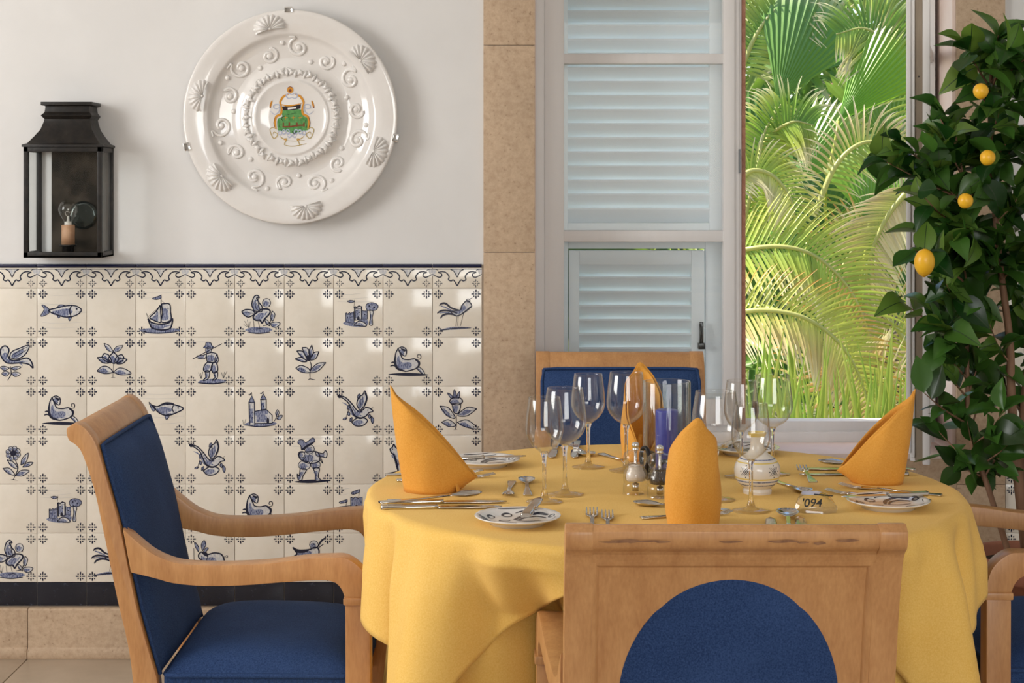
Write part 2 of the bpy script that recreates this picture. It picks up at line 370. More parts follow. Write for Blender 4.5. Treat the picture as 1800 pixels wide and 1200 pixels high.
# ================================================================== the room
WY = 4.742                                         # face of the tiled wall
SC = F / WY
def wx(px): return (px - HX) / SC
def wz(py): return EYE - (py - HY) / SC
OX0, OX1, OZ0, OZ1 = wx(940), wx(1680), 0.56, 2.55  # window opening
mb = MB()
for a, b in (((-3.2, WY, 0), (OX0, WY + .40, 3)), ((OX1, WY, 0), (3.2, WY + .40, 3)), ((OX0, WY, 0), (OX1, WY + .40, OZ0)), ((OX0, WY, OZ1), (OX1, WY + .40, 3))):
    mb.box(a, b)
wall_back = struct('wall_back', mb, PLASTER, 'white plaster wall above blue and white tiles, with a stone-framed window', 'wall')
mb = MB(); mb.box((-3.2, -2.6, -.12), (3.2, WY + .4, -.006)); floor = struct('floor', mb, GROUT, 'beige stone tiled floor under the chairs', 'floor')
mb = MB(); mb.box((-4.9, -2.6, 3.0), (3.6, WY + .62, 3.1)); struct('ceiling', mb, PLASTER, 'plain white ceiling above the dining room, with an added sun-blocking overhang outside', 'ceiling')  # slab runs on past the left wall, an unseen overhang added to stop the sun
mb = MB()
wl = (1.55, 3.35, 1.10, 2.80)
for a, b in (((-3.5, -2.6, 0), (-3.2, wl[0], 3)), ((-3.5, wl[1], 0), (-3.2, WY + .4, 3)), ((-3.5, wl[0], 0), (-3.2, wl[1], wl[2])), ((-3.5, wl[0], wl[3]), (-3.2, wl[1], 3))): mb.box(a, b)
struct('wall_left', mb, PLASTER, 'white plaster side wall with a tall window', 'wall')
mb = MB(); mb.box((3.2, -2.6, 0), (3.5, WY + .4, 3)); struct('wall_right', mb, PLASTER, 'plain white plaster wall past the lemon tree', 'wall')
mb = MB()
for a, b in (((-3.5, -2.8, 0), (-.4, -2.5, 3)), ((2.2, -2.8, 0), (3.5, -2.5, 3)), ((-.4, -2.8, 2.6), (2.2, -2.5, 3)), ((-.4, -2.8, 0), (2.2, -2.5, .9))): mb.box(a, b)
struct('wall_front', mb, PLASTER, 'white plaster wall with a wide window', 'wall')

# floor tiles
rng = random.Random(3)
mb = MB(); mb.box((0, 0, -.008), (.797, .797, 0)); ft = mb.mesh('floor_tile', FLOORT, bevel=.002)
for i in range(-2, 6):
    for j in range(9):
        put('floor_tile', ft, floor, (-1.364 + (i - 1) * .8, 4.06 - j * .8, 0))
mb = MB(); mb.box((0, 0, -.008), (.797, .12, 0)); ft2 = mb.mesh('floor_tile', FLOORT)
# skirting slabs: rounded foot
def prof_x(poly, x0, x1):
    m_ = MB(); m_.prism(poly, lambda u, v, d: (d, u, v), x0, x1); return m_
zb = wz(1065)
sk_poly = [(WY + .01, 0.0), (WY - .034, 0.0), (WY - .036, .012), (WY - .034, .026), (WY - .030, .032), (WY - .030, zb - .004), (WY - .026, zb), (WY + .01, zb)]
for a, b in ((-3.0, -2.18), (-2.178, wx(53)), (wx(53) + .002, -.55), (-.548, .25), (.252, 1.05), (1.052, 1.85), (1.852, 3.0)):
    o = prof_x(sk_poly, a, b).build('skirting_slab', STONE, wall_back, bevel=.0015)
# window surround slabs
def slab(px0, px1, z0, z1, th=.012):
    m_ = MB(); m_.box((px0, WY - th, z0), (px1, WY + .004, z1)); m_.build('stone_slab', STONE, wall_back, bevel=.0012)
for x0, x1 in ((wx(850), OX0), (OX1, wx(1765))):
    zs = [zb, wz(850), wz(443), wz(80), 2.45, 2.99]
    for a, b in zip(zs, zs[1:]): slab(x0, x1, a + .0006, b - .0006)
zs = OZ0
for a, b in ((OX0, .36), (.36, .78), (.78, OX1)): slab(a + .0006, b - .0006, zb, OZ0 - .0005)
# sill
mb = MB(); mb.box((OX0, WY - .014, OZ0), (OX1, WY + .40, OZ0 + .016)); sill = struct('trim_1', mb, PINKP, 'sunlit whitewashed window sill under the open casement', 'window sill', bevel=.003)
# rosy reveals
mb = MB(); mb.box((OX1 - .010, WY + .001, OZ0 + .016), (OX1 + .001, WY + .40, OZ1)); mb.box((OX0 - .001, WY + .001, OZ0 + .016), (OX0 + .002, WY + .40, OZ1)); mb.box((OX0, WY + .001, OZ1 - .004), (OX1, WY + .40, OZ1 + .001))
struct('trim_2', mb, PINKP, 'pale rosy plaster reveal round the window opening', 'window reveal')

# ------------------------------------------------------------------ tiles
TW, TH = .14, .1387
COLX = wx(66)
def rowz(r): return wz(506) - r * TH               # top of tile row r
def tf(u, v, lay): return (u / 100 * TW, -.00030 - lay * 1.2e-5, -v / 100 * TH)
def from_crop(x0, y0): return lambda p: ((p[0] - x0) / 3.46, (p[1] - y0) / 3.43)
MOTIF = {}
def motif(name, x0, y0, ops):
    g = from_crop(x0, y0); p = Paint(tf)
    for op in ops:
        k = op[0]
        if k == 's': p.shape([g(q) for q in op[1]], 1.45 * (op[2] if len(op) > 2 else 1.7), 2, 1)
        elif k == 'S': p.shape([g(q) for q in op[1]], 1.45 * (op[2] if len(op) > 2 else 1.5), 2, 1, sm=False)
        elif k == 'M': p.shape([g(q) for q in op[1]], 1.6, 1, None, sm=False)
        elif k == 'm': p.shape([g(q) for q in op[1]], 1.4, 1, None)
        elif k == 'w': p.fill([g(q) for q in op[1]], 2)
        elif k == 'b': p.fill([g(q) for q in op[1]], 1)
        elif k == 'd': p.fill([g(q) for q in op[1]], 0)
        elif k == 'l': p.line([g(q) for q in op[1]], 1.55 * (op[2] if len(op) > 2 else 1.3), 0)
        elif k == 'h': p.line([g(q) for q in op[1]], op[2] if len(op) > 2 else 1.5, 1, lay=.6)
        elif k == 'y': p.line([g(q) for q in op[1]], 0.9, 3, lay=0)
        elif k == 'o':
            x, y = g(op[1]); rx = op[2] / 3.46; ry = (op[3] if len(op) > 3 else op[2]) / 3.43
            p.shape([(x + rx * math.cos(a * PI / 4), y + ry * math.sin(a * PI / 4)) for a in range(8)], 1.3, 2, 1)
        elif k == 'p':
            x, y = g(op[1]); p.dot(x, y, op[2] / 3.46, 0)
    MOTIF[name] = p.mb.mesh('painted_motif', [NAVY, MIDB, LITB, SKYW])
wl_ = lambda y, a, b: ('y', [(a, y), (a * .6 + b * .4, y + 6), (b, y - 3)])
motif('fish', 262, 265, [wl_(310, 300, 590), wl_(372, 280, 600), wl_(440, 275, 605), wl_(505, 300, 595), wl_(540, 310, 560),
    ('s', [(572, 412), (540, 392), (500, 386), (450, 392), (400, 405), (350, 416), (350, 430), (400, 450), (450, 466), (500, 466), (545, 450), (570, 428)]),
    ('m', [(352, 416), (318, 388), (296, 384), (312, 415), (288, 460), (322, 455), (352, 432)]), ('m', [(398, 402), (425, 382), (460, 390)]), ('m', [(478, 465), (490, 494), (505, 463)]), ('m', [(405, 455), (412, 474), (425, 462)]),
    ('l', [(505, 388), (490, 420), (500, 463)], 1.8), ('p', (540, 410), 7), ('h', [(360, 440), (420, 458), (480, 462)], 3), ('l', [(550, 432), (566, 428)], 1)])
motif('ship', 960, 265, [wl_(292, 1000, 1280), wl_(330, 985, 1100), ('b', [(985, 560), (1060, 545), (1200, 545), (1270, 555), (1230, 575), (1120, 585), (1030, 578)]),
    ('s', [(1140, 375), (1195, 377), (1203, 430), (1203, 490), (1140, 502), (1147, 440)]), ('s', [(1130, 385), (1100, 430), (1058, 470), (1085, 490), (1118, 502), (1136, 495)]),
    ('s', [(1045, 478), (1070, 505), (1130, 518), (1190, 508), (1216, 478), (1212, 520), (1195, 550), (1140, 558), (1078, 546), (1060, 520)], 2.2),
    ('h', [(1065, 520), (1130, 538), (1200, 525)], 3.5), ('l', [(1136, 310), (1137, 500)], 1.6), ('m', [(1136, 315), (1110, 325), (1075, 338), (1105, 345), (1136, 335)]), ('l', [(1032, 440), (1062, 505)]),
    ('l', [(1137, 350), (1168, 375)], .9), ('l', [(1137, 385), (1040, 470)], .8), ('l', [(1000, 572), (1120, 580), (1250, 570)], 1.3), ('p', (1150, 405), 4), ('p', (1185, 408), 4), ('h', [(1165, 400), (1170, 490)], 2.5), ('h', [(1110, 440), (1095, 488)], 2.5)])
motif('harpy', 52, 275, [('b', [(125, 570), (170, 550), (270, 550), (315, 568), (260, 588), (180, 588)]), ('s', [(188, 435), (172, 390), (185, 340), (208, 325), (224, 342), (205, 345), (225, 380), (243, 405), (238, 440)]),
    ('s', [(100, 440), (130, 425), (175, 430), (190, 455), (150, 478), (120, 465)]), ('s', [(240, 420), (290, 425), (298, 450), (262, 490), (242, 520), (230, 500), (200, 500), (182, 485), (190, 460), (215, 440)], 2.2), ('o', (275, 378), 29, 30),
    ('l', [(215, 345), (220, 400), (232, 435)]), ('l', [(195, 350), (200, 410), (225, 440)], .9), ('h', [(205, 470), (250, 470), (280, 440)], 3.5), ('l', [(110, 442), (185, 452)], .9), ('l', [(182, 500), (188, 553)]), ('l', [(215, 505), (228, 557)]), ('l', [(200, 562), (235, 558), (250, 562)], 1),
    ('l', [(250, 540), (290, 525), (315, 470)]), ('s', [(315, 435), (333, 460), (318, 505), (302, 480)], 1.1), ('s', [(300, 520), (340, 512), (370, 522), (345, 548), (315, 545)], 1.1), ('s', [(262, 490), (285, 505), (298, 540), (270, 520)], 1.1),
    ('l', [(150, 552), (120, 505)], 1), ('l', [(150, 552), (140, 495)], 1), ('l', [(150, 552), (115, 530)], 1), ('l', [(152, 552), (162, 508)], 1), ('p', (288, 378), 4), ('l', [(290, 392), (300, 408)], 1.2), ('l', [(255, 360), (262, 395)], 1), ('l', [(140, 585), (220, 592), (300, 583)], 1.6)])
motif('castle', 750, 275, [wl_(315, 800, 940), wl_(345, 780, 990), wl_(367, 775, 1070), ('b', [(815, 520), (850, 508), (900, 512), (960, 488), (992, 505), (978, 540), (920, 546), (850, 538)]),
    ('M', [(835, 450), (842, 448), (848, 456), (862, 446), (870, 452), (890, 438), (893, 520), (835, 512)]), ('S', [(897, 405), (912, 410), (928, 400), (946, 404), (947, 492), (900, 500)], 2), ('M', [(950, 432), (968, 436), (986, 430), (986, 492), (950, 490)]),
    ('l', [(897, 357), (891, 415)], .9), ('m', [(845, 366), (870, 360), (897, 367), (870, 377)]), ('s', [(1003, 425), (1028, 440), (1020, 480), (1022, 532), (1000, 528), (1008, 480)], 1.2), ('m', [(975, 405), (985, 385), (1015, 376), (1050, 385), (1062, 405), (1045, 428), (1010, 432), (985, 428)]),
    ('d', [(915, 480), (923, 472), (931, 480), (931, 498), (915, 498)]), ('p', (912, 432), 5), ('p', (930, 445), 5), ('p', (848, 482), 4), ('p', (870, 478), 4), ('p', (968, 460), 5), ('l', [(897, 420), (946, 418)], 1.2), ('l', [(835, 462), (892, 455)], 1.2), ('s', [(890, 535), (930, 505), (970, 520), (975, 542)], 1.4), ('p', (1000, 400), 6), ('p', (1035, 410), 6), ('p', (1018, 392), 5)])
motif('crane', 1447, 275, [('b', [(1490, 574), (1540, 556), (1610, 545), (1722, 552), (1640, 564), (1560, 568)]), ('s', [(1685, 362), (1705, 370), (1722, 400), (1700, 420), (1670, 445), (1640, 462), (1605, 468), (1580, 440), (1640, 428), (1650, 402), (1668, 378)], 1.6),
    ('l', [(1640, 430), (1580, 415), (1540, 383), (1510, 384), (1495, 398)], 2.6), ('l', [(1620, 450), (1550, 432), (1505, 435), (1480, 452)], 2.6), ('l', [(1612, 466), (1560, 455), (1520, 465), (1502, 487)], 2.6), ('h', [(1600, 440), (1540, 412), (1505, 398)], 3), ('h', [(1600, 455), (1545, 445), (1495, 450)], 2.5),
    ('l', [(1620, 467), (1610, 542)], 1.3), ('l', [(1630, 465), (1622, 540)], .8), ('l', [(1665, 450), (1642, 540)], 1.3), ('o', (1697, 362), 13, 11), ('l', [(1705, 355), (1726, 342)], 1.6), ('l', [(1722, 400), (1690, 428), (1640, 464)], 2.2), ('l', [(1495, 572), (1610, 556), (1715, 554)], 1.5)])
motif('griffin', -85, 612, [('s', [(2, 705), (20, 680), (45, 675), (65, 700), (58, 740), (75, 770), (120, 775), (190, 758), (222, 785), (233, 828), (205, 803), (150, 792), (80, 796), (40, 786), (12, 750)], 2), ('s', [(68, 755), (85, 715), (140, 690), (205, 668), (195, 710), (165, 745), (120, 765)], 1.6),
    ('l', [(80, 745), (140, 705), (198, 680)], 1), ('l', [(100, 752), (150, 725), (190, 700)], 1), ('h', [(40, 760), (90, 785), (190, 780)], 4), ('l', [(55, 915), (80, 870), (75, 815)]), ('s', [(75, 832), (110, 818), (150, 822), (110, 842)], 1.1), ('s', [(80, 867), (110, 855), (145, 870), (110, 888)], 1.1), ('s', [(70, 862), (40, 850), (15, 868), (45, 885)], 1.1), ('s', [(70, 828), (30, 815), (5, 825), (35, 845)], 1.1),
    ('p', (25, 702), 4), ('s', [(-5, 790), (-50, 770), (-60, 800), (-10, 812)], 1.3)])
motif('tulip', 610, 612, [('l', [(800, 790), (795, 895)], 1.2), ('s', [(800, 715), (836, 760), (816, 792), (790, 792), (765, 760)], 1.7), ('s', [(735, 725), (768, 740), (785, 790), (745, 780), (720, 752)], 1.6), ('s', [(685, 755), (730, 755), (772, 790), (722, 790)], 1.6), ('s', [(857, 732), (822, 750), (810, 790), (850, 785), (872, 758)], 1.6), ('s', [(896, 768), (850, 760), (820, 796), (862, 796)], 1.6),
    ('s', [(733, 655), (770, 672), (796, 716), (755, 700)], 1.1), ('s', [(868, 670), (820, 680), (800, 716), (842, 706)], 1.1), ('s', [(683, 850), (720, 818), (760, 820), (794, 856), (740, 868)], 1.3), ('s', [(797, 858), (840, 828), (890, 840), (922, 868), (850, 876)], 1.3), ('l', [(690, 848), (792, 858)], .8), ('l', [(800, 858), (915, 866)], .8), ('l', [(782, 895), (812, 895)], .9), ('h', [(780, 750), (800, 785)], 4), ('h', [(740, 770), (775, 788)], 4), ('h', [(850, 778), (822, 790)], 4)])
motif('angler', 1308, 612, [wl_(640, 1330, 1500), ('b', [(1395, 928), (1440, 908), (1540, 905), (1595, 920), (1520, 936), (1430, 938)]), ('l', [(1360, 765), (1565, 658)], 2.2), ('s', [(1464, 785), (1498, 795), (1480, 850), (1440, 850), (1440, 815)]), ('s', [(1498, 795), (1525, 790), (1534, 845), (1506, 864), (1490, 830)]), ('s', [(1446, 848), (1476, 850), (1470, 900), (1432, 916), (1452, 890)], 1.4), ('s', [(1506, 862), (1532, 850), (1530, 900), (1496, 914), (1516, 892)], 1.4),
    ('s', [(1455, 728), (1495, 720), (1532, 735), (1522, 782), (1466, 786)], 1.4), ('s', [(1458, 728), (1446, 760), (1400, 760), (1392, 744), (1430, 740)], 1.2), ('s', [(1528, 735), (1542, 768), (1526, 795), (1514, 770)], 1.2), ('o', (1470, 703), 21, 22), ('m', [(1434, 686), (1450, 668), (1455, 650), (1486, 652), (1492, 670), (1506, 682), (1470, 692)]),
    ('p', (1462, 700), 3), ('p', (1478, 700), 3), ('l', [(1464, 714), (1476, 714)], .9), ('l', [(1490, 730), (1492, 780)], .9), ('l', [(1465, 786), (1524, 788)], 1.6), ('l', [(1420, 905), (1400, 860)], 1), ('l', [(1420, 905), (1430, 855)], 1), ('l', [(1420, 905), (1415, 862)], 1), ('l', [(1575, 900), (1600, 850)], 1), ('l', [(1575, 900), (1560, 858)], 1), ('l', [(1575, 900), (1582, 855)], 1), ('l', [(1398, 932), (1500, 938), (1590, 928)], 1.8)])
motif('lily', 402, 612, [('l', [(580, 775), (592, 815), (582, 860), (583, 905)], 1.4), ('s', [(595, 668), (606, 720), (588, 752), (574, 715)], 1.5), ('s', [(527, 685), (565, 690), (585, 740), (565, 765), (545, 730)], 1.5), ('s', [(490, 708), (530, 712), (556, 750), (560, 776), (520, 745)], 1.5), ('s', [(478, 765), (520, 753), (562, 780), (528, 784)], 1.5), ('s', [(646, 714), (610, 722), (580, 770), (622, 762)], 1.5),
    ('d', [(556, 745), (585, 738), (588, 772), (566, 778)]), ('s', [(482, 828), (520, 810), (570, 830), (580, 860), (522, 856)], 1.3), ('s', [(695, 790), (640, 795), (597, 830), (585, 860), (642, 846)], 1.3), ('l', [(490, 828), (578, 858)], .8), ('l', [(690, 792), (588, 856)], .8), ('l', [(570, 912), (583, 905), (622, 911)], 1)])
motif('deer', 1100, 612, [('d', [(1135, 872), (1280, 861), (1425, 876), (1280, 885)]), ('s', [(1205, 692), (1188, 730), (1184, 790), (1200, 830), (1250, 850), (1300, 842), (1346, 822), (1353, 790), (1322, 764), (1280, 770), (1240, 764), (1224, 735)], 1.7), ('s', [(1203, 692), (1235, 681), (1263, 700), (1258, 742), (1236, 736), (1218, 716)], 1.5), ('d', [(1222, 690), (1260, 700), (1248, 714)]),
    ('l', [(1186, 740), (1184, 790), (1202, 832), (1260, 852)], 3.2), ('l', [(1325, 768), (1352, 790), (1346, 826)], 3), ('s', [(1345, 815), (1378, 842), (1390, 868), (1376, 868), (1335, 830)], 1.2), ('l', [(1336, 826), (1368, 868)], 1.3), ('l', [(1190, 800), (1172, 788), (1155, 792)], 2), ('l', [(1192, 818), (1172, 810), (1150, 815)], 2), ('l', [(1330, 768), (1360, 764), (1364, 740), (1346, 734), (1340, 750), (1352, 756)], 1.1), ('p', (1245, 725), 3), ('h', [(1205, 780), (1225, 825), (1300, 835)], 3), ('l', [(1265, 795), (1275, 815)], .8), ('l', [(1250, 800), (1262, 820)], .8)])
motif('carp', 960, 957, [wl_(1040, 985, 1300), wl_(1010, 1010, 1280), wl_(1085, 1000, 1060), wl_(1170, 1050, 1300), wl_(1215, 1000, 1290), ('s', [(1068, 1088), (1110, 1100), (1160, 1080), (1220, 1085), (1292, 1112), (1240, 1145), (1180, 1162), (1130, 1148), (1090, 1112)], 1.9), ('m', [(1120, 1094), (1150, 1078), (1180, 1070), (1226, 1080), (1180, 1086)]), ('m', [(1160, 1160), (1175, 1192), (1196, 1158)]), ('m', [(1070, 1088), (1052, 1070), (1078, 1130), (1100, 1115)]), ('l', [(1225, 1088), (1215, 1115), (1228, 1146)], 1.6), ('p', (1256, 1110), 6), ('h', [(1110, 1125), (1160, 1150), (1210, 1150)], 3)])
motif('church', 52, 965, [wl_(995, 280, 390), wl_(1010, 70, 140), ('b', [(120, 1232), (180, 1212), (300, 1212), (345, 1228), (260, 1248), (170, 1246)]), ('S', [(192, 1142), (270, 1126), (314, 1168), (314, 1224), (192, 1226)], 1.4), ('S', [(152, 1080), (190, 1076), (193, 1236), (156, 1236)], 1.5), ('S', [(235, 1060), (272, 1056), (272, 1132), (238, 1138)], 1.5), ('M', [(149, 1082), (158, 1060), (172, 1032), (184, 1060), (193, 1078)]), ('M', [(231, 1062), (240, 1040), (252, 1018), (264, 1040), (275, 1058)]),
    ('b', [(192, 1142), (268, 1126), (280, 1160), (196, 1172)]), ('l', [(172, 1034), (171, 1008)], .9), ('l', [(171, 1010), (158, 1026), (148, 1024)], 1.3), ('l', [(252, 1020), (252, 1000)], .9), ('l', [(252, 1002), (240, 1016), (228, 1014)], 1.3), ('p', (178, 1150), 4), ('p', (178, 1185), 4), ('p', (255, 1105), 4), ('d', [(276, 1196), (284, 1186), (292, 1196), (292, 1222), (276, 1222)]), ('l', [(315, 1225), (340, 1190), (350, 1140)], 1), ('s', [(350, 1128), (362, 1150), (350, 1180), (338, 1155)], 1), ('s', [(345, 1195), (368, 1170), (386, 1172), (370, 1198)], 1), ('l', [(112, 1235), (108, 1200)], .9), ('l', [(118, 1235), (130, 1195)], .9), ('l', [(120, 1238), (230, 1250), (340, 1236)], 1.3), ('h', [(160, 1090), (160, 1225)], 2.5), ('h', [(240, 1070), (240, 1130)], 2.5)])
motif('dove', 1315, 180, [('s', [(1440, 430), (1480, 404), (1530, 404), (1552, 424), (1520, 455), (1470, 458)], 1.6), ('s', [(1345, 244), (1395, 258), (1440, 300), (1470, 340), (1500, 360), (1540, 330), (1572, 338), (1590, 356), (1562, 366), (1540, 390), (1500, 403), (1460, 386), (1440, 345), (1420, 300), (1390, 272)], 1.7), ('s', [(1500, 352), (1478, 310), (1490, 262), (1520, 238), (1535, 214), (1549, 262), (1535, 312)], 1.6), ('l', [(1532, 225), (1548, 265), (1525, 325)], 2.2), ('l', [(1440, 340), (1460, 386), (1505, 404), (1545, 388)], 2.6), ('d', [(1340, 245), (1362, 244), (1372, 258), (1352, 264)]),
    ('l', [(1505, 255), (1505, 335)], .9), ('l', [(1520, 245), (1516, 330)], .9), ('p', (1552, 348), 4), ('h', [(1440, 320), (1475, 370), (1520, 392)], 3)] +
    [('m', q) for q in ([(1430, 308), (1414, 322), (1412, 342), (1428, 330)], [(1420, 358), (1412, 375), (1424, 388), (1430, 372)], [(1410, 402), (1392, 402), (1380, 413), (1398, 414)], [(1445, 398), (1430, 408), (1430, 428), (1444, 416)], [(1566, 374), (1558, 392), (1568, 408), (1576, 390)], [(1580, 390), (1576, 418), (1588, 442), (1596, 412)], [(1486, 240), (1500, 236), (1496, 268), (1482, 262)])] + [('l', [(1575, 345), (1592, 325)], 1), ('l', [(1440, 300), (1418, 350), (1400, 410)], .8)])
motif('thistle', 1447, 965, [('l', [(1613, 1150), (1613, 1240), (1605, 1270)], 1.3), ('s', [(1510, 1218), (1560, 1200), (1610, 1240), (1560, 1248)], 1.2), ('s', [(1620, 1218), (1690, 1202), (1762, 1262), (1680, 1252)], 1.2), ('s', [(1498, 1104), (1560, 1118), (1606, 1188), (1550, 1172)], 1.3), ('s', [(1757, 1124), (1690, 1114), (1624, 1168), (1690, 1172)], 1.3), ('s', [(1583, 1088), (1642, 1088), (1630, 1150), (1598, 1150)], 1.4), ('s', [(1565, 1070), (1585, 1048), (1612, 1042), (1640, 1048), (1658, 1070), (1640, 1092), (1610, 1096), (1580, 1090)], 1.6),
    ('m', [(1578, 1055), (1560, 1030), (1552, 1012), (1580, 1028), (1592, 1050)]), ('m', [(1592, 1050), (1594, 1015), (1600, 988), (1612, 1020), (1610, 1050)]), ('m', [(1612, 1050), (1622, 1022), (1636, 1004), (1636, 1030), (1630, 1052)]), ('l', [(1505, 1106), (1600, 1184)], .8), ('l', [(1752, 1126), (1630, 1166)], .8), ('l', [(1596, 1270), (1620, 1268)], 1), ('h', [(1590, 1080), (1635, 1080)], 4)])
motif('daisy', -85, 178, [('l', [(108, 350), (128, 410), (95, 490)], 1.3)] + [('o', (95 + 36 * math.cos(a * PI / 4 + .3), 305 + 34 * math.sin(a * PI / 4 + .3)), 17) for a in range(8)] + [('p', (95, 305), 22), ('o', (95, 305), 9)] +
    [('s', q, 1.2) for q in ([(148, 388), (158, 342), (200, 303), (187, 362)], [(160, 402), (190, 372), (234, 370), (202, 396)], [(52, 350), (100, 370), (126, 412), (84, 396)], [(22, 410), (70, 410), (106, 457), (60, 446)], [(110, 462), (150, 425), (207, 427), (162, 462)])] + [('l', [(78, 492), (95, 490), (125, 494)], .9)])
motif('piper', 730, 190, [wl_(208, 760, 1050), wl_(265, 745, 1060), ('d', [(798, 517), (920, 501), (1058, 508), (920, 526)]), ('s', [(842, 425), (886, 430), (862, 475), (852, 505), (828, 500), (822, 462), (836, 475)], 1.4), ('s', [(932, 420), (976, 420), (968, 480), (986, 506), (950, 508), (948, 460)], 1.4), ('o', (872, 400), 43, 32), ('o', (950, 397), 34, 29), ('s', [(838, 312), (880, 308), (962, 308), (978, 368), (920, 388), (862, 372), (834, 342)], 1.6), ('o', (852, 325), 24, 22),
    ('s', [(948, 308), (1000, 318), (1018, 298), (1030, 318), (1024, 346), (1000, 342), (960, 335)], 1.3), ('o', (908, 288), 34, 32), ('m', [(850, 292), (845, 262), (826, 246), (834, 224), (862, 224), (882, 242), (930, 208), (943, 236), (900, 262), (872, 290)]), ('l', [(850, 292), (900, 262), (942, 236)], 3), ('p', (895, 280), 4), ('p', (918, 278), 4), ('l', [(890, 305), (920, 308)], 1.8), ('l', [(985, 340), (1000, 388), (975, 350)], 1), ('l', [(880, 340), (862, 372), (900, 378)], 1.4), ('h', [(850, 405), (900, 412)], 4), ('h', [(940, 405), (975, 402)], 4), ('l', [(905, 320), (900, 370)], 1), ('l', [(930, 320), (935, 375)], 1)])
motif('hound', 1425, 190, [('d', [(1455, 458), (1560, 438), (1700, 445), (1580, 462)]), ('s', [(1473, 285), (1490, 275), (1500, 254), (1512, 274), (1530, 292), (1545, 340), (1640, 350), (1650, 440), (1632, 440), (1622, 390), (1560, 395), (1550, 440), (1530, 440), (1518, 380), (1502, 330), (1482, 312)], 1.8), ('l', [(1500, 320), (1518, 385), (1532, 440)], 3), ('p', (1492, 288), 4)])
motif('banner_fort', 1080, 530, [wl_(560, 1100, 1200), wl_(600, 1110, 1180), ('b', [(1090, 820), (1200, 800), (1380, 806), (1300, 832), (1160, 834)]), ('M', [(1200, 622), (1218, 628), (1232, 620), (1250, 628), (1280, 620), (1280, 790), (1200, 790)]), ('S', [(1120, 690), (1200, 680), (1200, 800), (1120, 800)], 1.5), ('S', [(1280, 700), (1350, 690), (1352, 800), (1280, 800)], 1.5), ('l', [(1262, 565), (1255, 622)], 1.2), ('m', [(1262, 566), (1235, 575), (1205, 590), (1215, 602), (1258, 588)]), ('l', [(1175, 635), (1165, 690)], 1.2), ('m', [(1175, 637), (1150, 645), (1120, 655), (1130, 664), (1172, 655)]), ('p', (1240, 680), 7), ('p', (1160, 730), 6), ('p', (1310, 740), 6)])
motif('boar', 38, 880, [('b', [(110, 1120), (200, 1104), (330, 1112), (260, 1132), (150, 1134)]), ('s', [(150, 1010), (190, 1030), (240, 1018), (290, 1028), (310, 1070), (298, 1112), (280, 1112), (270, 1090), (210, 1092), (200, 1112), (180, 1112), (165, 1080), (135, 1055), (132, 1030)], 2), ('d', [(150, 1012), (185, 1012), (200, 1045), (170, 1035)]), ('m', [(130, 1012), (108, 975), (104, 942), (132, 978)]), ('m', [(158, 1005), (150, 962), (170, 930), (182, 962)]), ('m', [(160, 1018), (180, 985), (200, 985), (182, 1010)]), ('l', [(305, 1050), (330, 1036), (332, 1050), (318, 1050)], 1), ('l', [(195, 1040), (185, 1080)], 1.5), ('l', [(100, 1115), (98, 985)], 1.3), ('p', (152, 1040), 4)])
motif('duck', 730, 885, [('d', [(800, 1150), (900, 1135), (1040, 1142), (900, 1158)]), ('s', [(790, 985), (832, 1004), (905, 1000), (940, 985), (968, 992), (972, 1030), (940, 1075), (860, 1082), (800, 1050), (820, 1030)], 2), ('d', [(788, 984), (832, 1002), (905, 1002), (870, 1022), (820, 1020)]), ('o', (938, 966), 31, 28), ('l', [(962, 985), (990, 940), (1022, 915)], 2.6), ('l', [(966, 990), (1006, 962)], 2.2), ('p', (938, 962), 6), ('l', [(890, 1080), (885, 1140)], 1.4), ('l', [(915, 1078), (918, 1140)], 1.4)])

# corner marks (four little stars in the tile corners)
p = Paint(tf)
def star(p, x, y, flip=0):
    p.dot(x, y, 1.7)
    for a in range(4):
        ca, sa = math.cos(a * PI / 2), math.sin(a * PI / 2)
        p.line([(x + ca * 3.4, y + sa * 3.4), (x + ca * 9.4, y + sa * 9.4)], 2.6, smooth=False, taper=False)
        cb, sb = math.cos(a * PI / 2 + PI / 4), math.sin(a * PI / 2 + PI / 4)
        p.dot(x + cb * 6.4, y + sb * 6.4, 1.6)
for x in (12, 88):
    for y in (12, 88): star(p, x, y)
STARS = p.mb.mesh('corner_marks', NAVY)
mb = MB(); mb.box((.0007, 0, -TH + .0007), (TW - .0007, .008, -.0007)); TILEM = mb.mesh('tile', TILE, bevel=.0012)
rng = random.Random(11)
def tile(c, r, m=None, base_x=None, wtile=None):
    x = (COLX + c * TW) if base_x is None else base_x
    o = put('tile', TILEM, wall_back, (x, WY - .0055, rowz(r)), (rng.uniform(-.002, .002), 0, rng.uniform(-.002, .002)))
    put('corner_marks', STARS, o)
    if m: put('painted_motif', MOTIF[m], o)
LAY = {(0, 0): 'fish', (0, 2): 'ship', (0, 4): 'harpy', (0, 6): 'castle', (0, 8): 'crane', (0, -2): 'dove', (1, -1): 'griffin', (1, 1): 'tulip', (1, 3): 'angler', (1, 5): 'lily', (1, 7): 'deer', (1, -3): 'church',
       (2, 0): 'deer', (2, 2): 'carp', (2, 4): 'church', (2, 6): 'dove', (2, 8): 'thistle', (2, -2): 'ship', (3, -1): 'daisy', (3, 1): 'harpy', (3, 3): 'dove', (3, 5): 'piper', (3, 7): 'hound', (4, 0): 'castle', (4, 2): 'fish',
       (4, 4): 'deer', (4, 6): 'banner_fort', (4, 8): 'lily', (5, -1): 'harpy', (5, 1): 'crane', (5, 3): 'boar', (5, 5): 'duck', (5, 7): 'tulip', (3, -3): 'fish', (4, -2): 'tulip', (5, -3): 'deer'}
COLS = range(-4, 9)
for r in range(6):
    for c in COLS: tile(c, r, LAY.get((r, c)))
